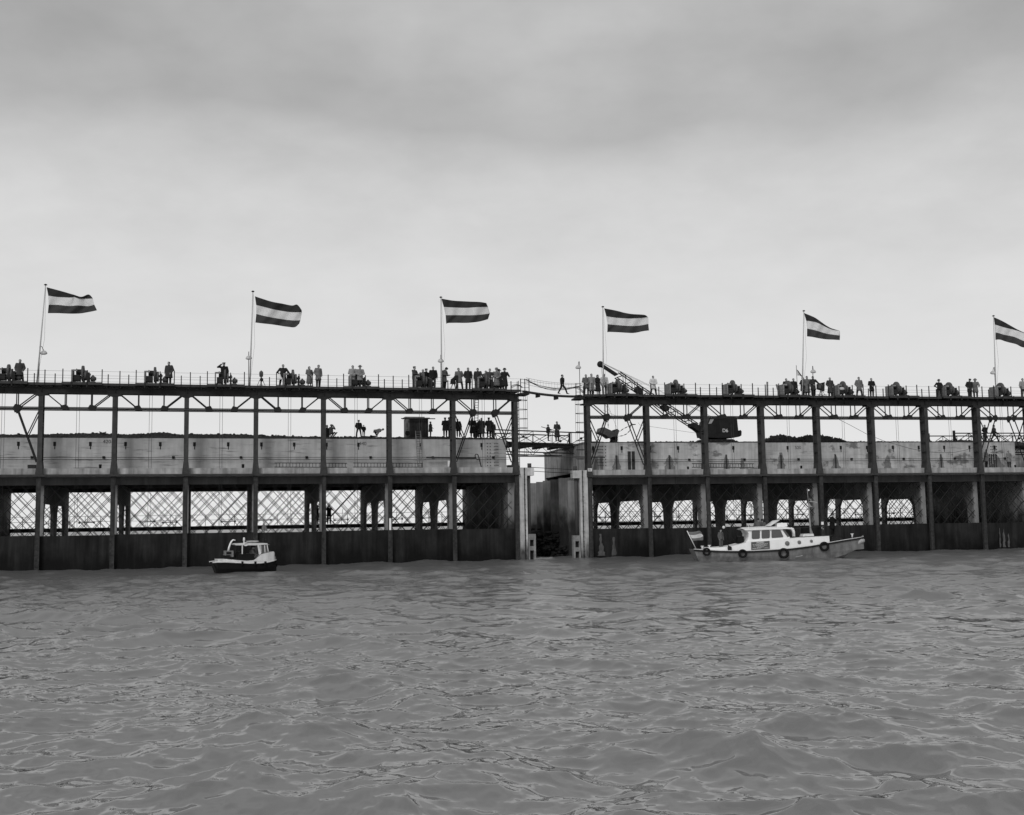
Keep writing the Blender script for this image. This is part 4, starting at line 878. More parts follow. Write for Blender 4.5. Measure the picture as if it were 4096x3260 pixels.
def person(pos, label, H=1.76, face=0.0, arms='down', arms2=None, legs='stand', coat='mid', ct=.05, tt=.03, hat=None, hair=.03, lean=0.0, tilt=0.0, bow=0.0, woman=False, group=None, skirt=False, bag=False):
    """pos: feet point; face: heading in radians, 0 looks at the camera (-Y)"""
    _pc[0] += 1; s = H/1.76; rg = random.Random(_pc[0])
    low = {'stand': ((.10,0,0),(.10,0,0)), 'apart': ((.22,0,0),(.22,0,0)), 'stride': ((.08,-.34,0),(.08,.32,.04)), 'walk': ((.08,-.20,0),(.08,.20,.02))}
    hipz = {'stand': .93, 'apart': .90, 'stride': .87, 'walk': .91, 'crouch': .42, 'kneel': .52, 'sit': .45}[legs]
    dz = hipz-.93
    Rl = Matrix.Rotation(lean, 3, 'X') @ Matrix.Rotation(tilt, 3, 'Y'); hip = Vector((0, 0, hipz))
    U = lambda p: hip + Rl @ (Vector(p)+Vector((0,0,dz)) - hip)
    J = {}
    for sg, am in ((1, arms), (-1, arms2 or arms)):
        e, w_ = ARMS[am]; fx = lambda p: U((p[0]*sg, p[1], p[2]))
        J['s', sg] = fx((.185,0,1.44)); J['e', sg] = fx(e); J['w', sg] = fx(w_)
        if legs in low:
            f = low[legs][0 if sg == 1 else 1]; J['a', sg] = Vector((f[0]*sg, f[1], .09+f[2])); J['h', sg] = Vector((.095*sg, 0, hipz-.03))
            J['k', sg] = (J['h', sg]+J['a', sg])/2 + Vector((.01*sg, -.05 if legs in ('stride', 'walk') else -.015, .02))
        elif legs == 'crouch': J['h', sg] = Vector((.1*sg, .0, hipz)); J['k', sg] = Vector((.17*sg, -.42, .48)); J['a', sg] = Vector((.13*sg, -.05, .09))
        elif legs == 'kneel': J['h', sg] = Vector((.1*sg, .0, hipz)); J['k', sg] = Vector((.14*sg, -.18, .08)); J['a', sg] = Vector((.12*sg, .30, .07))
        else: J['h', sg] = Vector((.1*sg, .0, hipz)); J['k', sg] = Vector((.13*sg, -.42, hipz+.03)); J['a', sg] = Vector((.13*sg, -.44, .09))
    nk = U((0, 0, 1.50)); hc = U((0, -.015-.05*bow, 1.645-.03*bow)); 
    hr = Rl @ Matrix.Rotation(bow*.5, 3, 'X')
    b = MB()
    b.tube([hip+Vector((0,0,-.06)), hip+Vector((0,0,.06)), U((0,0,1.15)), U((0,0,1.32)), U((0,0,1.43)), U((0,0,1.49))], [(.15,.10),(.165,.115),(.145,.105),(.175,.115),(.14,.09),(.06,.06)], 12)
    b.tube([nk-Rl@Vector((0,0,.05)), hc-hr@Vector((0,0,.05))], .056, 8)
    b.ball(hc, (.076, .096, .118), n=12, m_=8, rot=hr).ball(hc+hr@Vector((0,-.10,-.012)), (.017,.026,.026), n=6, m_=4).ball(hc+hr@Vector((0,-.03,-.08)), (.05,.06,.045), n=8, m_=5)
    for sg in (1, -1):
        b.ball(hc+hr@Vector((.078*sg,.01,-.01)), (.016,.025,.034), n=6, m_=4)
        b.tube([J['s',sg]+Vector((-.03*sg,0,.0)), J['s',sg], J['e',sg], J['w',sg]], [.055,.055,.044,.030], 8); b.ball(J['s',sg], .058, n=8, m_=5).ball(J['e',sg], .045, n=8, m_=5)
        fd = (J['w',sg]-J['e',sg]).normalized(); b.tube([J['w',sg], J['w',sg]+fd*.05, J['w',sg]+fd*.09], [(.028,.022),(.042,.024),(.036,.020)], 8)
        b.tube([J['h',sg]+Vector((0,0,.06)), J['h',sg], J['k',sg], J['a',sg]], ([.09,.10,.078,.060] if not (woman or skirt) else [.075,.08,.055,.036]), 9); b.ball(J['k',sg], .06, n=8, m_=5)
        kd = (J['k',sg]-J['h',sg]); kd.z = 0; fdir = Vector((0.25*sg*.6, -1, 0)).normalized() if legs != 'kneel' else Vector((0, 1, 0))
        ft = J['a',sg]; b.tube([ft+Vector((0,.05,-.04))-fdir*.0, ft+Vector((0,0,-.035)), ft+fdir*.12+Vector((0,0,-.055)), ft+fdir*.20+Vector((0,0,-.06))], [(.042,.045),(.045,.05),(.042,.034),(.03,.022)], 8)
    me = remesh(b, .0235); mats = [tone(tt, 'trouser'), m_skin, m_shoe, tone(ct, 'cloth')]
    for m_ in mats: me.materials.append(m_)
    bare = woman or skirt
    hands = [J['w',1]+(J['w',1]-J['e',1]).normalized()*.05, J['w',-1]+(J['w',-1]-J['e',-1]).normalized()*.05]
    for p in me.polygons:
        c_ = p.center; k = 0
        if (c_-hc).length < .17 and (c_-nk).length > .02: k = 1
        elif min((c_-h).length for h in hands) < .085: k = 1
        elif min((c_-J['a',sg]).length for sg in (1,-1)) < .12 or c_.z < .085: k = 2
        elif c_.z > hipz+.04: k = 3
        elif bare: k = 1
        p.material_index = k
    # fingers and eyes join the same body mesh
    fb_ = MB()
    for sg in (1, -1):
        w_, e_ = J['w',sg], J['e',sg]; fd = (w_-e_).normalized(); sdv = fd.orthogonal().normalized(); crl = fd.cross(sdv)*-.012
        for i in range(4):
            o_ = w_+fd*.085+sdv*(i-1.5)*.018; ln = (.062,.074,.070,.055)[i]; fb_.tube([o_, o_+fd*ln*.55, o_+fd*ln+crl*1.5], [.0095,.009,.007], 5)
        fb_.tube([w_+fd*.03+sdv*.034, w_+fd*.06+sdv*.058, w_+fd*.095+sdv*.055], [.012,.010,.008], 5)
        fb_.ball(hc+hr@Vector((.03*sg,-.088,.018)), (.011,.008,.007), m_shoe, n=6, m_=4)
    fb_.tube([hc+hr@Vector((-.022,-.096,-.052)), hc+hr@Vector((.022,-.096,-.052))], .004, 4)
    nv0 = len(me.vertices); vs = [tuple(v.co) for v in me.vertices]+fb_.v; fs = [tuple(p.vertices) for p in me.polygons]+[tuple(i+nv0 for i in f) for f in fb_.f]
    mi = [p.material_index for p in me.polygons]+[1]*len(fb_.f); m2 = bpy.data.meshes.new('person'); m2.from_pydata(vs, [], fs)
    for m_ in mats: m2.materials.append(m_)
    m2.polygons.foreach_set('material_index', mi); m2.polygons.foreach_set('use_smooth', [True]*len(fs)); m2.update(); bpy.data.meshes.remove(me)
    o = bpy.data.objects.new('person', m2); COL.objects.link(o); o.location = pos; o.rotation_euler = (0, 0, face); o.scale = (s*1.13, s*1.12, s)
    tag(o, label, 'person', group)
    # coat / jacket
    hem = {'long': .38, 'mid': .60, 'short': .80, 'jacket': .86, 'dress': .42, None: .9}[coat]
    if legs in ('crouch', 'kneel', 'sit'): hem = max(hem+dz, hipz-.12)
    cl = MB(); fl = .075 if coat in ('long', 'dress') else .04 if coat == 'mid' else .0
    waist = .125 if woman else .15
    ring = [U((0,0,1.515)), U((0,0,1.47)), U((0,0,1.42)), U((0,0,1.30)), U((0,0,1.12)), hip+Vector((0,0,.06))]
    rr = [(.08,.08),(.165,.11),(.225,.14),(.23,.155),(waist+.06,.155),(.215,.165)]
    if hem < hipz: ring.append(Vector((0, -.01, hem))+ (Vector((0,-.1,.05)) if legs == 'stride' else Vector())); rr.append((.215+fl,.17+fl*.8+(.05 if legs in ('walk','stride') else 0)))
    cl.tube(ring, rr, 14)
    for sg in (1, -1):
        cl.tube([J['s',sg]+Vector((-.06*sg,0,.005)), J['s',sg], J['e',sg], J['w',sg]-(J['w',sg]-J['e',sg]).normalized()*.01], [.075,.085,.074,.058], 9); cl.ball(J['s',sg], .085, n=8, m_=5).ball(J['e',sg], .075, n=8, m_=5)
    cm = remesh(cl, .025); cm.materials.append(tone(ct)); co_ = bpy.data.objects.new({'long': 'overcoat', 'mid': 'coat', 'short': 'jacket', 'jacket': 'jacket', 'dress': 'dress', None: 'sweater'}[coat], cm); COL.objects.link(co_); co_.parent = o
    tr2 = lambda mb: [tuple(hc + hr @ Vector(v)) for v in mb.v]
    if coat in ('long', 'mid'):
        b3 = MB(); b3.tube([(.0,.0,-.155),(0,.0,-.10)], [(.085,.085),(.072,.078)], 12); b3.v = tr2(b3); b3.build('collar', tone(ct), o)
    hmb = MB(); hmb.ball((0,.018,.028), (.084,.100,.104), n=12, m_=8)
    if woman: hmb.ball((0,.05,-.03), (.088,.075,.10), n=10, m_=6)
    hmb.v = [(x, max(y, -.058) if z < .075 else y, z) for x, y, z in hmb.v if True]
    hmb.v = [(x, y, max(z, -.03 if not woman else -.12)) for x, y, z in hmb.v]; hmb.v = tr2(hmb); hmb.build('hair', tone(hair, 'hair'), o)
    if hat:
        hb_ = MB()
        if hat == 'hat': hb_.lathe((0,.0,.07), [(.155,-.012),(.15,.0),(.095,.004),(.092,.085),(.07,.105),(.001,.09)], 16)
        elif hat == 'cap': hb_.lathe((0,.01,.065), [(.088,0),(.088,.03),(.115,.055),(.10,.075),(.001,.08)], 14); hb_.ball((0,-.10,.07), (.065,.05,.008), n=10, m_=4)
        else: hb_.lathe((0,.015,.06), [(.088,0),(.09,.02),(.115,.04),(.09,.07),(.02,.075),(.001,.09)], 14)
        hb_.v = tr2(hb_); hb_.build({'hat': 'brimmed_hat', 'cap': 'peaked_cap', 'beret': 'beret'}[hat], tone(.03 if ct < .1 else .14, 'hat'), o)
    return o
def at(c, x, yt, yf, d, h=None):
    """feet point on the deck and real height from head and foot rows"""
    h0 = (14.07+ZO[c]) if h is None else h
    u, hf = UH(c, x, yf, d); _, ht = UH(c, x, yt, d); Hh = min(1.92, max(.8, ht-h0 if h is None else ht-hf))
    return Wp(c, u, d, h0 if h is None else h), Hh
GD = {'A': 'people standing on the left deck', 'B': 'people standing on the right deck'}
def dk(c, x, yt, yf, label, d=.5, **k):
    p, Hh = at(c, x, yt, yf, d); k.setdefault('group', GD[c]); k['face'] = FR[c][3] + k.get('face', 0); return person(p, label, H=Hh, **k)
dk('A', 78, 1436, 1529, 'man in a dark grey parka beside the winch at the left edge', arms='pockets', legs='apart', ct=.055, tt=.02, coat='mid')
dk('A', 675, 1440, 1534, 'man in a short dark parka looking left, right of a winch', arms='pockets', ct=.045, tt=.015, coat='mid', face=-.5, bow=.3)
dk('A', 895, 1447, 1539, 'uniformed man raising his arm to his head before a winch', arms='down', arms2='salute', ct=.015, tt=.015, coat='mid', hat='cap', face=-.2)
dk('A', 1132, 1456, 1542, 'man in a dark jacket standing legs apart behind the white bell lamp', arms='akimbo', legs='apart', ct=.025, tt=.02, coat='short')
dk('A', 1237, 1466, 1543, 'woman in a grey coat with bare legs beside a man in pale coat', arms='front', ct=.12, tt=.1, coat='long', woman=True, face=.5)
dk('A', 1273, 1457, 1546, 'man in a pale grey overcoat beside a shorter woman', arms='pockets', ct=.15, tt=.02, coat='mid', face=.5, bow=.6, hair=.12)
dk('A', 1411, 1456, 1546, 'bareheaded man in a long pale coat left of a hatted man', arms='front', ct=.26, tt=.03, coat='mid')
dk('A', 1440, 1462, 1546, 'man in a pale coat and brimmed hat holding a small camera', arms='front', ct=.19, tt=.02, coat='mid', hat='hat', d=.3, legs='apart')
dk('A', 1658, 1462, 1549, 'workman in dark overalls and beret, leftmost of the big crowd', arms='read', ct=.05, tt=.045, coat='short', hat='beret', face=.8)
dk('A', 1692, 1477, 1550, 'fair haired person half hidden behind a man in peaked cap', d=1.5, arms='down', ct=.02, tt=.02, coat='mid', hair=.35)
dk('A', 1705, 1476, 1550, 'man in a black coat and peaked cap looking right by the winch', d=.8, arms='front', ct=.012, tt=.012, coat='mid', hat='cap', face=.7)
dk('A', 1733, 1461, 1550, 'tall man in a black sweater with white collar facing the water', arms='down', ct=.015, tt=.05, coat='jacket', d=.3)
dk('A', 1777, 1466, 1552, 'man in a grey coat bowing his head over a sheet at the railing', arms='read', ct=.07, tt=.02, coat='mid', bow=1.4, face=.8, lean=.10, hat='cap')
dk('A', 1812, 1485, 1553, 'woman in a dark coat bending toward the railing with one heel raised', arms='floor', ct=.02, tt=.02, coat='mid', woman=True, lean=.75, face=1.4, legs='walk')
dk('A', 1838, 1465, 1554, 'man in a light coat leaning aside with legs spread, beside the bending woman', arms='behind', arms2='down', ct=.13, tt=.02, coat='mid', legs='apart', tilt=-.08)
dk('A', 1873, 1468, 1554, 'man in a dark jacket, hands at his pockets, alone between two groups', arms='pockets', ct=.025, tt=.02, coat='mid')
dk('A', 1912, 1466, 1553, 'man in dark clothes leaning with hands on the railing post', arms='rail', arms2='down', ct=.035, tt=.05, coat='short', face=-.4, bow=.8, hair=.015)
dk('A', 1944, 1483, 1554, 'dark haired figure partly hidden behind the man with bent elbow', d=1.6, ct=.03, tt=.02, coat='mid', arms='front')
dk('A', 1956, 1475, 1555, 'man in a grey pullover bending forward with his elbow thrust out', arms='akimbo', arms2='front', ct=.06, tt=.03, coat='jacket', lean=.2, tilt=.06)
dk('A', 1987, 1472, 1555, 'man in a pale raincoat and brimmed hat near the deck end', arms='front', ct=.14, tt=.03, coat='long', hat='hat')
dk('A', 1997, 1475, 1556, 'hatted man in a dark coat standing close behind a pale raincoat', d=1.5, arms='down', ct=.05, tt=.02, coat='long', hat='hat')
dk('A', 2019, 1475, 1557, 'man in a long black overcoat and hat, rightmost on the left deck', arms='rail', arms2='pockets', ct=.022, tt=.015, coat='long', hat='hat')
p, Hh = at('B', 2250, 1495, 1576, .3); person(PX('B', 2250, 1577, .5), 'man in a dark suit walking along the gangway over the gap', H=1.76, arms='down', legs='stride', ct=.02, tt=.015, coat='jacket', face=1.35)
dk('B', 2345, 1497, 1577, 'man in a crumpled grey coat, leftmost person on the right deck', arms='front', ct=.10, tt=.03, coat='mid', legs='walk')
dk('B', 2367, 1489, 1577, 'tall man in a long pale dust coat beside a woman in black', arms='down', ct=.22, tt=.02, coat='long')
dk('B', 2392, 1499, 1577, 'dark haired woman in a black coat between two men in pale clothes', arms='front', ct=.018, tt=.06, coat='long', woman=True, face=.7)
dk('B', 2418, 1491, 1577, 'man in a white sweater and dark trousers beneath the boom tip', arms='down', ct=.45, tt=.02, coat='short')
dk('B', 2614, 1502, 1578, 'man in a white anorak with folded hands and dark trousers', arms='front', ct=.50, tt=.03, coat='mid', legs='apart')
dk('B', 3147, 1514, 1583, 'dark haired man showing behind the left side of a winch', d=1.7, arms='down', ct=.03, tt=.02, coat='mid')
dk('B', 3176, 1514, 1583, 'dark haired man behind a winch, just left of the small flag', d=1.6, arms='down', ct=.03, tt=.02, coat='mid')
dk('B', 3213, 1508, 1583, 'grey haired man in a dark coat with arm bent behind him', arms='akimbo', ct=.04, tt=.02, coat='mid', face=.7, hair=.2, d=1.0)
dk('B', 3230, 1502, 1583, 'tall man in a long light grey coat in the group by the lamp', arms='pockets', ct=.13, tt=.03, coat='long')
dk('B', 3254, 1505, 1583, 'dark haired man in a dark coat reaching his hand to the tripod case', arms='reach', arms2='front', ct=.035, tt=.015, coat='mid')
dk('B', 3322, 1510, 1585, 'bald man in a dark knee length coat standing alone, hands in pockets', arms='pockets', ct=.05, tt=.02, coat='long', hair=.3)
dk('B', 3438, 1506, 1585, 'man in a pale grey coat standing with legs wide apart', arms='pockets', ct=.13, tt=.05, coat='mid', legs='apart')
dk('B', 3488, 1513, 1586, 'young man in a dark jacket and dark knee breeches', arms='front', ct=.018, tt=.03, coat='mid')
dk('B', 3758, 1518, 1588, 'man in a hat and dark coat, hands on his hips, by a winch', arms='akimbo', ct=.018, tt=.02, coat='short', hat='hat', legs='apart')
dk('B', 3880, 1516, 1588, 'man in a dark coat and cap stooping beside a man in pale coat', arms='pockets', ct=.025, tt=.04, coat='mid', hat='cap', bow=.8, lean=.05)
dk('B', 3903, 1516, 1588, 'man in a light coat and hat bending toward his dark neighbour', d=1.2, arms='rail', ct=.14, tt=.03, coat='mid', hat='hat', bow=.8, lean=.1, face=-.5)
dk('B', 4094, 1508, 1590, 'man in a pale jacket cut by the right edge of the photo', arms='down', ct=.25, tt=.03, coat='short')
# on top of the caissons
GT = 'people standing on the caisson tops'
def tp(c, x, yt, yf, label, d=3.2, h=None, **k):
    u, hf = UH(c, x, yf, d); _, ht = UH(c, x, yt, d); k.setdefault('group', GT); k['face'] = FR[c][3]+k.get('face', 0)
    Hh = ht-hf if k.get('legs') not in ('crouch', 'kneel', 'sit') else k.pop('HH'); return person(Wp(c, u, d, hf), label, H=min(1.95, Hh), **k)
tp('A', 1308, 1700, 1782, 'dark man half hidden by the column above the left wall', ct=.03, tt=.02, arms='down', coat='mid', d=4)
tp('A', 1325, 1708, 1752, 'crouching cameraman in a grey jacket on the wall edge', legs='crouch', HH=1.6, ct=.12, tt=.05, arms='glasses', coat='jacket', face=.9)
tp('A', 1435, 1680, 1749, 'man in a dark jacket standing legs apart on the caisson top', legs='apart', ct=.035, tt=.02, arms='pockets', coat='short', hat='cap')
tp('A', 1455, 1700, 1746, 'boy in dark clothes standing right of the man with legs apart', ct=.025, tt=.02, arms='pockets', coat='jacket')
tp('A', 1500, 1724, 1748, 'man in a pale shirt kneeling on all fours on the caisson top', legs='kneel', HH=1.5, ct=.22, tt=.02, arms='floor', coat='jacket', lean=1.25, face=1.5)
tp('A', 1722, 1687, 1748, 'man in a grey jacket facing right, standing just right of the hut', ct=.045, tt=.05, arms='front', coat='mid', face=1.3, hat='beret')
tp('A', 1630, 1727, 1750, 'small child sitting at the left side of the hut', legs='sit', HH=.95, ct=.03, tt=.02, arms='down', coat='jacket', hat='cap')
tp('A', 1781, 1671, 1749, 'man in a dark knee length coat with his back turned, left of the column', ct=.03, tt=.015, arms='front', coat='mid', face=2.6, hat='beret')
tp('A', 1797, 1669, 1749, 'man in a lighter coat close left of the column', d=4, ct=.07, tt=.02, arms='down', coat='mid', face=1.2)
tp('A', 1834, 1675, 1749, 'dark clad man leaning back against the brace right of the column', ct=.015, tt=.012, arms='down', coat='mid', tilt=-.12)
tp('A', 1890, 1671, 1750, 'tall man in a black overcoat, left of the group near the bridge', ct=.02, tt=.012, arms='front', coat='long')
tp('A', 1903, 1684, 1750, 'short dark man beside the tall man in black overcoat', d=4, ct=.025, tt=.012, arms='down', coat='mid')
tp('A', 1927, 1671, 1751, 'man in a long grey overcoat with his arm held out to the right', ct=.055, tt=.02, arms='down', arms2='reach', coat='long', legs='walk')
tp('A', 1919, 1678, 1751, 'man hardly showing behind the long grey overcoat', d=4.2, ct=.04, tt=.02, coat='long')
tp('A', 1956, 1671, 1751, 'man in a grey coat and beret with his back turned near the bridge', ct=.05, tt=.015, arms='front', coat='mid', hat='beret', face=3.0)
tp('A', 1965, 1681, 1751, 'grey clad man tightly beside the man in a beret', d=4.3, ct=.05, tt=.02, coat='mid', face=2.5)
tp('A', 1972, 1688, 1751, 'shortest person at the right end of the group by the footbridge', d=3.8, ct=.05, tt=.02, coat='mid', woman=True)
tp('B', 2193, 1698, 1764, 'boy in dark clothes carrying a long stick over the first footbridge', d=7.2, ct=.03, tt=.03, arms='read', coat='jacket', face=1.3)
tp('B', 2229, 1686, 1766, 'tall man in a dark coat standing on the first footbridge', d=7.2, ct=.045, tt=.02, arms='front', coat='long', face=.3)
tp('B', 3942, 1699, 1768, 'man in a black jacket and white shirt on the second footbridge', d=7.2, ct=.012, tt=.02, arms='pockets', coat='jacket', face=.3, hair=.2)
tp('B', 3978, 1699, 1768, 'man in a dark uniform and cap striding on the second footbridge', d=7.2, ct=.04, tt=.02, arms='front', coat='jacket', legs='stride', hat='cap', face=.9)
a = P('B', 2165, 1707, 7.0); b_ = P('B', 2222, 1723, 6.8); o = MB().tube([(0,0,0), b_-a], .03, 6).build('long_stick', m_dwood); o.location = a; tag(o, 'long stick held level by the boy on the first footbridge', 'stick')
for x, yt, lab, k in ((3946, 1797, 'man in a grey coat looking down on the right ledge', dict(ct=.12, face=.6, bow=1.0)), (4037, 1803, 'bareheaded man in a pale coat with clasped hands on the right ledge', dict(ct=.17, face=0, bow=.2))):
    u, _ = UH('B', x, 1868, 1.2); ht = UH('B', x, yt, 1.2)[1]; k['face'] += FR['B'][3]; person(Wp('B', u, 1.2, H_LIP+ZO['B']), lab, H=min(1.85, ht-H_LIP+.2), arms='front', coat='mid', tt=.015, group='men on the right ledge', **k)
for x, lab, k in ((1268, 'man in a dark coat raising his arms to his face on the rear catwalk', dict(arms='glasses', coat='mid')), (1316, 'man in dark clothes with arms raised on the rear catwalk, right of a column', dict(arms='glasses', coat='jacket'))):
    u, hf = UH('A', x, 2101, 19.0); _, ht = UH('A', x, 2021, 19.0); person(Wp('A', u, 19.0, 3.16), lab, H=min(1.92, ht-3.16), ct=.012, tt=.012, face=FR['A'][3]+(.8 if x < 1300 else 0), group='men on the rear catwalk', **k)

# ------------------------------------------------------------------ boats
def loft(mb, st, mat=None, close=True):
    """st: list of rings (same length) of 3-D points"""
    n = len(st[0]); vs = [p for r in st for p in r]
    fs = [(i*n+j, i*n+(j+1) % n, (i+1)*n+(j+1) % n, (i+1)*n+j) for i in range(len(st)-1) for j in range(n)]
    if close: fs += [tuple(range(n-1, -1, -1)), tuple((len(st)-1)*n+j for j in range(n))]
    return mb.add(vs, fs, mat)
def tyre(par, c, r, w_=.2, nm='tyre_fender', axis='y', mat=None):
    mb = MB(); pr = [(r*.55, -w_*.25), (r*.62, -w_*.5), (r*.88, -w_*.5), (r, -w_*.3), (r, w_*.3), (r*.88, w_*.5), (r*.62, w_*.5), (r*.55, w_*.25), (r*.55, -w_*.25)]
    mb.lathe(c, pr, 22, None, axis); return mb.build(nm, mat or m_rub, par)
# -- big launch, bow to the right
YB = 87.5; pB = lambda zx, zy: PY(2700+zx/2.695, 1960+zy/2.695, YB-1.6); Ob = PY(2700+175/2.695, 2238, YB); Ob = Vector((Ob.x, YB, 0))
bt = thing('work_launch', 'white and grey launch with cabin and tyre fenders, flying a striped flag astern', 'boat', Ob)
def bl(zx, zy, y=0.0):                    # px of the zoomed crop -> boat coordinates
    p = PY(2700+zx/2.695, 1960+zy/2.695, YB+y); return Vector((p.x-Ob.x, y, p.z))
Ls = bl(2030, 512).x
sheer = [(175,640),(300,648),(450,655),(600,657),(800,655),(1000,645),(1200,630),(1400,605),(1600,573),(1800,542),(1930,525),(2030,510)]
beam = [1.25,1.42,1.52,1.58,1.6,1.6,1.56,1.44,1.2,.80,.42,.05]
st = []
for (zx, zy), bm in zip(sheer, beam):
    t_ = bl(zx, zy); x, zs = t_.x, t_.z; f = max(0, (zx-1500)/530.0); xk = x - f*f*1.9*.0; 
    zk = -.55 + f**2*(zs+.45) if f > 0 else -.55
    xs_ = .55 if zx == 175 else .25 if zx == 300 else 0
    st.append([Vector((x, -bm, zs)), Vector((x+xs_*.4, -bm*.93, zs*.45)), Vector((x+xs_*.8, -bm*.80, max(-.05, zk+.28))), Vector((x+xs_, 0, zk)), Vector((x+xs_*.8, bm*.80, max(-.05, zk+.28))), Vector((x+xs_*.4, bm*.93, zs*.45)), Vector((x, bm, zs))])
mb = MB(); loft(mb, st); hullo = mb.build('hull', m_hullg, bt)
mb = MB()
for s_ in (-1, 1): mb.tube([(r[0].x, s_*(abs(r[0].y)+.03), r[0].z-.03) for r in st], .055, 6)
mb.build('rubbing_strake', m_mach, bt)
MB().tube([(r[0].x, -abs(r[0].y)+.02, r[0].z+.05) for r in st], .03, 5).build('gunwale', m_offw, bt)
# white trunk along the deck
def box_loft(stn, nm, mat, par):       # (x, halfwidth, z0, z1, tumble)
    mb = MB(); loft(mb, [[Vector((x, -w_, z0)), Vector((x, -w_+tb, z1)), Vector((x, w_-tb, z1)), Vector((x, w_, z0))] for x, w_, z0, z1, tb in stn]); return mb.build(nm, mat, par)
tk = []
for zx, zt, hw in ((340,624,1.30),(450,622,1.36),(560,614,1.38),(640,600,1.38),(740,575,1.38),(800,553,1.38),(1000,545,1.38),(1200,524,1.33),(1400,512,1.22),(1600,502,1.02),(1680,496,.90)):
    zs = np.interp(zx, [s[0] for s in sheer], [s[1] for s in sheer]); a = bl(zx, zt, -1.3); tk.append((a.x, hw, bl(zx, zs, -1.3).z-.04, a.z, .05))
box_loft(tk, 'white_trunk', m_white, bt)
tk2 = [(bl(1681,1).x, .88, bl(1680, 562, -1.0).z, bl(1680, 500, -1).z, .05), (bl(1700,1).x, .8, bl(1700, 560, -1).z, bl(1700, 530, -1).z, .05)]
cb_ = MB(); cx = [(740,425),(762,430),(785,445),(796,475),(792,510),(778,540),(762,560),(1215,545),(1212,512),(1240,500),(1215,470),(1165,425)]
ys = 1.18; A_ = [bl(x, y, -ys) for x, y in ((762,562),(780,538),(793,508),(795,470),(780,442),(760,432),(1155,420),(1200,470),(1240,512),(1216,548))]
n = len(A_); cb_.add([(p.x, -ys, p.z) for p in A_]+[(p.x, ys, p.z) for p in A_], [tuple(range(n)), tuple(range(2*n-1, n-1, -1))]+[(i, i+n, (i+1) % n+n, (i+1) % n) for i in range(n)])
cabin = cb_.build('cabin', m_white, bt)
rf = [bl(x, y, -ys) for x, y in ((733,424),(760,418),(960,408),(1200,405),(1275,418),(1272,424),(1200,420),(760,434))]
mb = MB(); n = len(rf); mb.add([(p.x, -1.32, p.z) for p in rf]+[(p.x, 0, p.z+.10) for p in rf]+[(p.x, 1.32, p.z) for p in rf], [tuple(range(n)), tuple(range(3*n-1, 2*n-1, -1))]+[(i+o_, i+n+o_, (i+1) % n+n+o_, (i+1) % n+o_) for i in range(n) for o_ in (0, n)])
mb.build('cabin_roof', m_white, cabin)
def pane(pts, nm, y, par, mat=m_glass, th=.02):
    mb = MB(); Q = [bl(x, z, y) for x, z in pts]; n = len(Q)
    mb.add([(p.x, y, p.z) for p in Q]+[(p.x, y-th if y < 0 else y+th, p.z) for p in Q], [tuple(range(n)), tuple(range(2*n-1, n-1, -1))]+[(i, i+n, (i+1) % n+n, (i+1) % n) for i in range(n)]); return mb.build(nm, mat, par)
for x0, x1, y0, y1 in ((827,915,438,530), (933,1022,434,524)):
    pane([(x0+8,y0),(x1-8,y0-3),(x1,y0+8),(x1,y1-14),(x1-10,y1-4),(x0+10,y1),(x0,y1-10),(x0,y0+8)], 'side_window', -ys-.004, cabin)
pane([(1048,432),(1130,430),(1140,438),(1168,502),(1160,510),(1048,518),(1040,508),(1040,440)], 'side_window', -ys-.004, cabin)
pane([(1160,435),(1185,433),(1235,500),(1212,506)], 'quarter_window', -ys-.004, cabin)
mb = MB(); p0, p1 = bl(1192,462,-1.1), bl(1236,504,-1.1); p0.x += .03; p1.x += .03
mb.add([(p0.x,-1.1,p0.z),(p1.x,-1.1,p1.z),(p1.x,1.1,p1.z),(p0.x,1.1,p0.z)], [(0,1,2,3)]); mb.build('windscreen', m_glass, cabin)
for zx, zy, r_ in ((1209,575,24),(1341,563,19),(1476,551,15.5)):
    p = bl(zx, zy, -1.3); hw = np.interp(p.x, [t_[0] for t_ in tk], [t_[1] for t_ in tk])
    mb = MB().disc((p.x, -hw-.0, p.z), r_/142, .07, n=20, axis='y'); mb.build('porthole', M('porthole_glass', .16, .3, .1, 2), bt)
sg_ = pane([(820,562),(1019,548),(1022,634),(822,646)], 'name_board', -1.392, bt, M('dark_board_paint', .10, .6, .1, 4), .02)
sc_ = 142
for tx, zx, zy, sz in (('INGRID', 920, 567, .17), ('NV AANNEMERSBEDRIJF V/H', 920, 585, .088), ('AL. TIMMERMAN en BOOT', 920, 600, .088), ('AMSTERDAM', 920, 615, .088), ('SCHEEPS BOUW', 880, 630, .085), ('10 TON', 985, 624, .085)):
    p = bl(zx, zy, -1.42); t_ = text_obj(tx, sz, m_white, 'name_lettering', sg_, (p.x, -1.416, p.z), depth=.002); t_.rotation_euler = (math.pi/2, -.055, 0)
for zx, zy, r_ in ((338,665,43),(726,685,46),(1168,682,56),(1605,608,51)):
    hb = np.interp(zx, [s[0] for s in sheer], beam); p = bl(zx, zy, -hb); tyre(bt, (p.x, -hb-.12, p.z), r_/142, .2)
mb = MB(); f0 = [bl(x, y) for x, y in ((1842,614),(1900,598),(1950,575),(2000,548),(2035,545))]; mb.tube([(p.x, -.25+.05*i, p.z) for i, p in enumerate(f0)], [.06,.13,.17,.2,.14], 10).build('bow_fender', M('pale_rope', .38, .9, .3, 8), bt)
mb = MB()
for p0, p1, y in (((1640,590),(1830,610),-1.0), ((1300,722),(1640,655),-1.5), ((1700,735),(1860,618),-.5)): mb.tube([bl(*p0, y), bl(*p1, y*.5)], .015, 4)
mb.build('fender_line', m_offw, bt)
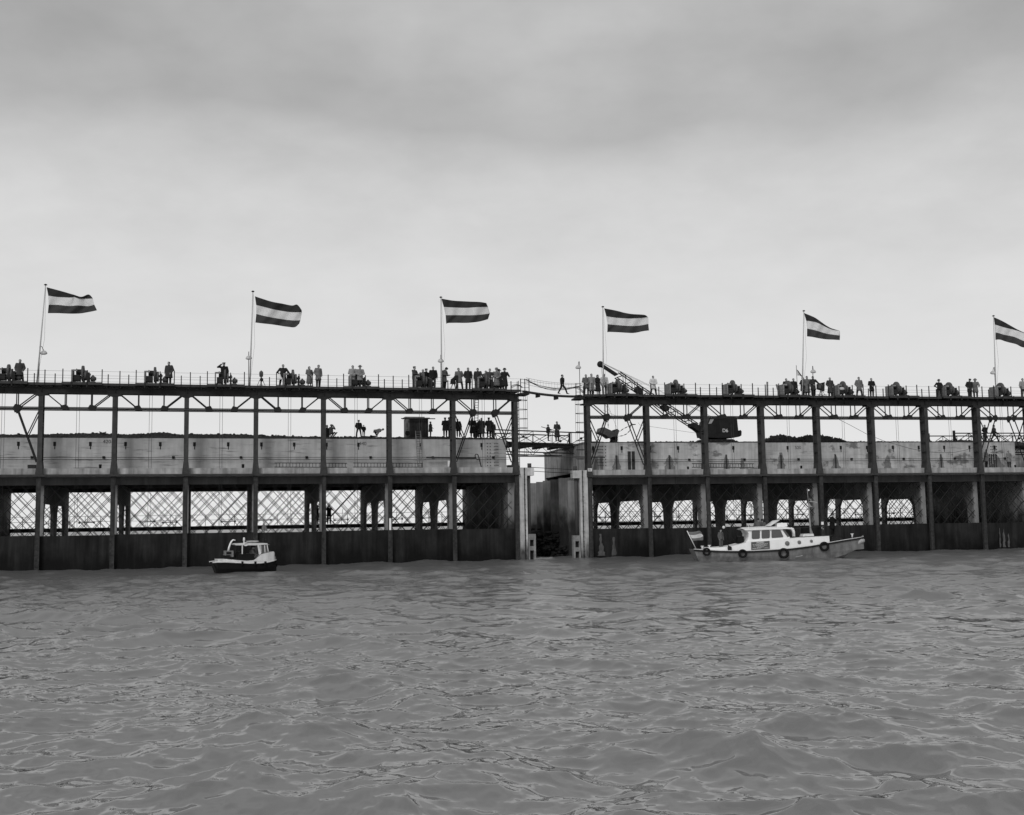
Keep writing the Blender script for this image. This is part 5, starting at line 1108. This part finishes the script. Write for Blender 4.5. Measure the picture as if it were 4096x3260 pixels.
MB().box(bl(1642,1).x, bl(1760,1).x, -.6, .6, bl(1700,548).z, bl(1700,520).z).box(bl(1660,1).x, bl(1735,1).x, -.45, .45, bl(1700,521).z+.003, bl(1700,512).z).build('foredeck_hatch', m_mach, bt)
for zx, zy in ((287,606),(363,597),(1897,474)): p = bl(zx, zy); MB().tube([(p.x, -.3, p.z-.28), (p.x, -.3, p.z)], .06, 8).tube([(p.x-.11, -.3, p.z), (p.x+.11, -.3, p.z)], .04, 6).build('bitt', m_offw, bt)
pane([(566,620),(572,598),(612,612),(610,652),(570,652)], 'side_locker', -1.5, bt, m_mach)
mb = MB(); a = bl(1468, 500); mb.tube([(a.x, 0, a.z), (a.x-.05, 0, bl(1,380).z), (a.x-.09, 0, bl(1,200).z)], [.085,.06,.05], 8).tube([(a.x-.09,0,bl(1,200).z), (a.x-.16,0,bl(1,5).z)], .02, 5).tube([(a.x+.15,0,a.z+.0),(a.x,0,a.z+.5)], .05, 6)
mast = mb.build('mast', M('grey_mast_paint', .28, .6, .2, 3), bt)
p = bl(1441, 3); MB().ball((p.x, 0, p.z), .07).build('masthead_light', m_white, mast)
mb = MB(); [mb.add([bl(x, y, -.05) for x, y in q], [(0,1,2,3)]) for q in (((1436,125),(1436,180),(1452,182),(1466,168)),)]; mb.tube([bl(1440,98), bl(1465,100), bl(1466,118), bl(1445,128)], .03, 5).tube([bl(1455,122), bl(1495,130), bl(1530,135), bl(1532,140)], .045, 6).box(bl(1440,1).x, bl(1470,1).x, -.1, .1, bl(1,205).z, bl(1,195).z)
mb.build('mast_fittings', M('grey_mast_paint', .28, .6, .2, 3), mast)
mb = MB().prism([(bl(1340,1).x, bl(1340,502).z), (bl(1350,1).x, bl(1350,474).z), (bl(1455,1).x, bl(1455,470).z), (bl(1462,1).x, bl(1462,498).z)], -.5, .5); mb.build('skylight', m_offw, bt)
mb = MB()
for zx, y0, y1 in ((1348,490,404),(1590,470,380)): mb.tube([bl(zx, y0, -.85), bl(zx, y1, -.85)], .022, 5)
mb.tube([bl(1270,424,-.85), bl(1348,408,-.85), bl(1640,392,-.75)], .014, 5); mb.tube([bl(1220,512,-1.0), bl(1690,490,-.8)], .02, 5); mb.build('handrail', m_steel2, bt)
p = bl(1268, 500); MB().tube([(p.x, -.3, bl(1,520).z), (p.x, -.3, bl(1,470).z), (p.x-.06, -.3, bl(1,445).z), (p.x-.2, -.3, bl(1,442).z)], [.12,.12,.14,.16], 12).build('cowl_vent', m_white, bt)
mb = MB().prism([(bl(962,1).x, bl(1,402).z), (bl(1045,1).x, bl(1,345).z), (bl(1103,1).x, bl(1,338).z), (bl(1085,1).x, bl(1,352).z), (bl(1000,1).x, bl(1,403).z)], -.5, .2); mb.build('raised_hatch', m_offw, cabin)
MB().box(bl(1075,1).x, bl(1185,1).x, -.3, .4, bl(1,412).z, bl(1,372).z).build('roof_box', m_white, cabin)
MB().ball(bl(1152, 362), .08).ball(bl(1172, 376), .08).build('roof_lamp', m_white, cabin); MB().tube([bl(792,420,-.9), bl(792,396,-.9)], .06, 8).build('roof_vent', m_offw, cabin)
mb = MB()
for i, (pa) in enumerate((((500,342),(545,350),(600,375),(640,425),(660,490)), ((500,345),(520,400),(545,440),(600,500),(655,560)), ((510,350),(560,420),(620,520),(650,575)), ((530,400),(560,560),(575,600)))):
    mb.tube([bl(x, y, -.2+.15*i) for x, y in pa], .028, 5)
mb.build('towing_hoop', m_rod, bt)
MB().box(bl(648,1).x, bl(712,1).x, -.5, .5, bl(1,585).z, bl(1,508).z).build('winch_box', m_black, bt); MB().tube([bl(525,537), bl(600,560), bl(620,563)], .04, 5).build('tiller', m_black, bt)
p = bl(517, 401); MB().disc((p.x, -.3, p.z), .11, .05, n=8, axis='y').build('round_lamp', m_offw, bt)
a, b_ = bl(225, 632), bl(130, 440); MB().tube([a, b_], .03, 6).build('ensign_staff', m_white, bt)
m_ens = M('ensign_stripe', .15, .9, .1, 2)
Q = [[(140,450),(180,452),(225,448),(265,440),(288,462)],[(160,484),(200,486),(235,480),(270,470),(292,478)],[(180,520),(210,520),(245,517),(280,510),(304,496)],[(196,552),(225,547),(255,543),(285,545),(303,540)]]
mb = MB(); nu, nv = 16, 9; vs = []; O0 = bl(*Q[0][0])
for j in range(nv+1):
    s_ = j/nv*3; k = min(int(s_), 2); f_ = s_-k
    for i in range(nu+1):
        t_ = i/nu; p0, p1 = cat_interp(Q[k], t_), cat_interp(Q[k+1], t_); vs.append(bl(p0[0]*(1-f_)+p1[0]*f_, p0[1]*(1-f_)+p1[1]*f_, .1*math.sin(t_*8+s_)*t_)-O0)
for j in range(nv):
    k = mb.mi((m_ens, m_fw, m_ens)[j//3])
    for i in range(nu): mb.f.append((j*(nu+1)+i, (j+1)*(nu+1)+i, (j+1)*(nu+1)+i+1, j*(nu+1)+i+1)); mb.m.append(k); mb.sm.append(True)
mb.v = [tuple(v) for v in vs]; o = mb.build('ensign'); o.location = Ob+O0; md = o.modifiers.new('thickness', 'SOLIDIFY'); md.thickness = .006; tag(o, 'striped flag on a slanting white staff at the stern of the launch', 'flag')
def onboat(zx, zyt, zf, y, label, H=1.75, **k):
    p = bl(zx, zf, y); p2 = bl(zx, zyt, y); return person(Ob+Vector((p.x, y, p2.z-H)), label, H=H, group='people on the launch', **k)
onboat(497, 425, 640, -.1, 'person in a pale pullover standing in the stern of the launch', H=1.45, ct=.10, tt=.09, coat='jacket', face=.6)
onboat(905, 304, 540, .9, 'person in a grey coat with back turned behind the cabin roof', ct=.09, tt=.03, coat='jacket', face=3.0, arms='rail')
onboat(945, 312, 540, 1.1, 'person in a grey coat right of another behind the cabin roof', ct=.09, tt=.03, coat='jacket', face=2.5, arms='front')
onboat(1700, 256, 520, 0, 'man in black clothes standing on the foredeck, leaning right', ct=.01, tt=.01, coat='mid', tilt=.12, face=.8, arms='front', hat='cap')
# -- small open workboat
ZS = 6.7375; YS = 78.9; hd = rad(22)
Os = PY(820+1100/ZS, 2280, YS); Os = Vector((Os.x, YS, 0))
sbt = thing('small_workboat', 'small black and white workboat with canopy and helmsman near the left caisson', 'boat', Os, hd)
ax = Vector((math.cos(hd), math.sin(hd), 0)); ay = Vector((-math.sin(hd), math.cos(hd), 0))
def sl(zx, zy, y=0.0):                  # crop px -> boat coords on the plane at local offset y
    D = ray(820+zx/ZS, 2100+zy/ZS); o_ = Vector((0,0,HC)); q0 = Os + ay*y; s_ = ((q0-o_).dot(ay))/D.dot(ay); p = o_+D*s_-Os; return Vector((p.dot(ax), y, p.z))
sh = [(205,1012,.80),(330,1000,.95),(600,1000,1.02),(900,1015,1.05),(1200,1030,1.05),(1500,1025,1.02),(1700,1000,.9),(1840,965,.62),(1930,930,.30)]
st = []
for i, (zx, zy, bm) in enumerate(sh):
    p = sl(zx, zy, -bm); x, z = p.x, p.z; xs_ = .40 if i == 0 else .1 if i == 1 else 0; zk = -.45 if i < 7 else -.1
    st.append([Vector((x,-bm,z)), Vector((x+xs_*.5,-bm*.95,z*.4)), Vector((x+xs_,-bm*.75,-.12)), Vector((x+xs_,0,zk)), Vector((x+xs_,bm*.75,-.12)), Vector((x+xs_*.5,bm*.95,z*.4)), Vector((x,bm,z))])
mb = MB(); loft(mb, st); mb.build('hull', m_black, sbt)
mb = MB()
for s_ in (-1, 1): mb.tube([(r[0].x, s_*(abs(r[0].y)+.02), r[0].z) for r in st], .045, 6)
mb.build('gunwale', m_offw, sbt)
cm = []
for zx, zt, hw in ((345,925,.80),(600,925,.86),(900,950,.90),(1150,965,.90),(1330,950,.90),(1420,890,.88),(1520,790,.86),(1700,740,.78),(1860,715,.60),(1880,760,.50)):
    zs = np.interp(zx, [s[0] for s in sh], [s[1] for s in sh]); a = sl(zx, zt, -hw); cm.append((a.x, hw, sl(zx, zs, -hw).z-.03, a.z, .02))
box_loft(cm, 'white_topsides', m_offw, sbt)
rfp = [sl(x, y, -.72) for x, y in ((795,520),(860,500),(1080,492),(1430,488),(1680,492),(1685,515),(1440,545),(830,548))]
mb = MB(); n = len(rfp); mb.add([(p.x, -.74, p.z) for p in rfp]+[(p.x, .74, p.z) for p in rfp], [tuple(range(n)), tuple(range(2*n-1, n-1, -1))]+[(i, i+n, (i+1) % n+n, (i+1) % n) for i in range(n)]); mb.build('canopy_roof', m_offw, sbt)
for zx, zy0, zy1, zx2, w_, mt_ in ((1440,545,790,1480,.14,m_offw),(1500,545,760,1510,.05,m_offw),(1606,545,745,1618,.05,m_offw),(1672,520,720,1705,.05,m_offw),(1005,545,780,1003,.07,m_offw),(845,548,780,815,.04,m_mach)):
    MB().bar(sl(zx, zy0, -.70), sl(zx2, zy1, -.72), w_, .05).build('canopy_post', mt_, sbt)
for s_ in (.70,):
    for zx in (860, 1250, 1650): MB().bar(sl(zx, 548, s_), sl(zx, 800, s_), .05).build('canopy_post', m_mach, sbt)
MB().box(sl(1520,1).x, sl(1690,1).x, -.70, .70, sl(1,560).z, sl(1,565).z).build('windscreen_head', m_offw, sbt)
mb = MB(); a, b2_ = sl(1690,530,0), sl(1712,715,0); mb.add([(a.x,-.7,a.z),(a.x,.7,a.z),(b2_.x,.74,b2_.z),(b2_.x,-.74,b2_.z)], [(0,1,2,3)]); mb.build('windscreen', m_glass, sbt)
mb = MB()
for q in (((1508,552),(1600,552),(1612,738),(1516,740)), ((1622,552),(1662,548),(1695,712),(1634,722))): mb.add([sl(x, y, -.69) for x, y in q], [(0,1,2,3)])
mb.build('side_window', m_glass, sbt)
MB().box(sl(860,1).x, sl(1300,1).x, -.6, .68, .25, sl(1,800).z).box(sl(820,1).x, sl(910,1).x, -.55, .3, .25, sl(1,735,-.5).z).build('engine_box', m_black, sbt)
MB().tube([sl(x, y, -.1) for x, y in ((628,700),(650,600),(680,510),(715,440),(760,400),(820,410))], [.07,.065,.06,.055,.05,.03], 10).build('davit_pipe', m_white, sbt)
mb = MB(); x0, x1 = sl(525,1).x, sl(745,1).x; z0, z1 = sl(1,870).z, sl(1,705).z
mb.box(x0, x1, -.5, .3, z1-.07, z1).box(x0, x0+.07, -.5, .3, z0+.1, z1-.072).box(x1-.12, x1, -.5, .3, z0, z1-.072).box(x0-.05, x1-.1, -.45, .25, z0+.12, z0+.16); mb.build('stern_seat', m_wood, sbt)
for zx in (1000, 1350, 1620):
    p = sl(zx+10, 980, -1.08); MB().tube([p, p+Vector((-.02,0,-.30))], [.075,.08], 8).build('rope_fender', m_rub, sbt)
p = sl(1905, 960, -.1); tyre(sbt, (p.x-.02, .0, p.z-.05), .42, .24, axis='x', nm='bow_tyre')
p = sl(1880, 900, -.35); MB().ball((p.x-.05, -.3, p.z), (.15,.2,.2)).build('bow_pad', m_wood, sbt)
MB().prism([(sl(1125,1).x, sl(1,492).z), (sl(1125,1).x, sl(1,452).z), (sl(1270,1).x, sl(1,442).z), (sl(1410,1).x, sl(1,448).z), (sl(1440,1).x, sl(1,468).z), (sl(1370,1).x, sl(1,486).z)], -.35, .35).build('folded_canvas', M('grey_canvas', .35, .9, .2, 6), sbt)
mb = MB(); mb.tube([sl(1050,490), sl(1050,430)], [.05,.05]).tube([sl(1052,430), sl(1052,335)], [.085,.06], 10); mb.build('horn', m_offw, sbt)
mb = MB(); pc = sl(1100, 520, -.8); mb.v = []; mb.tube([(pc.x+.13*math.cos(t_*.62+.9), -.78, pc.z+.10*math.sin(t_*.62+.9)) for t_ in range(9)], .03, 6); mb.build('lifebuoy', m_white, sbt)
mb = MB(); mb.tube([sl(1605,480), sl(1603,300), sl(1600,60)], [.03,.02,.012], 6).build('flag_mast', m_rod, sbt); MB().box(sl(1545,1).x, sl(1592,1).x, -.1, .1, sl(1,470).z, sl(1,385).z).ball(sl(1620,420), (.09,.09,.13)).build('roof_lamp', m_mach, sbt)
Q = [sl(x, y, .0) for x, y in ((1590,-60),(1600,60),(1640,20),(1670,100),(1690,165),(1600,150),(1520,130),(1540,30))]
mb = MB(); mb.add([q-Q[0] for q in Q], [(0,2,1),(1,2,3),(1,3,4,5),(1,5,6,7),(0,1,7)]); o = mb.build('pennant', tone(.16)); o.location = Os+ax*Q[0].x+ay*Q[0].y+Vector((0,0,Q[0].z)); o.rotation_euler = (0,0,hd)
md = o.modifiers.new('thickness', 'SOLIDIFY'); md.thickness = .006; tag(o, 'small drooping grey flag on the mast of the small workboat', 'flag')
MB().tube([sl(1790,725), sl(1825,690)], .03, 6).build('cleat', m_mach, sbt)
pm = sl(1250, 555, -.15); person(Os+ax*pm.x+ay*pm.y+Vector((0,0,pm.z-1.72)), 'helmsman in a grey smock and cap leaning forward in the small workboat', H=1.72, ct=.08, tt=.03, coat='mid', hat='cap', face=hd+1.35, arms='wheel', lean=.12, bow=.5)
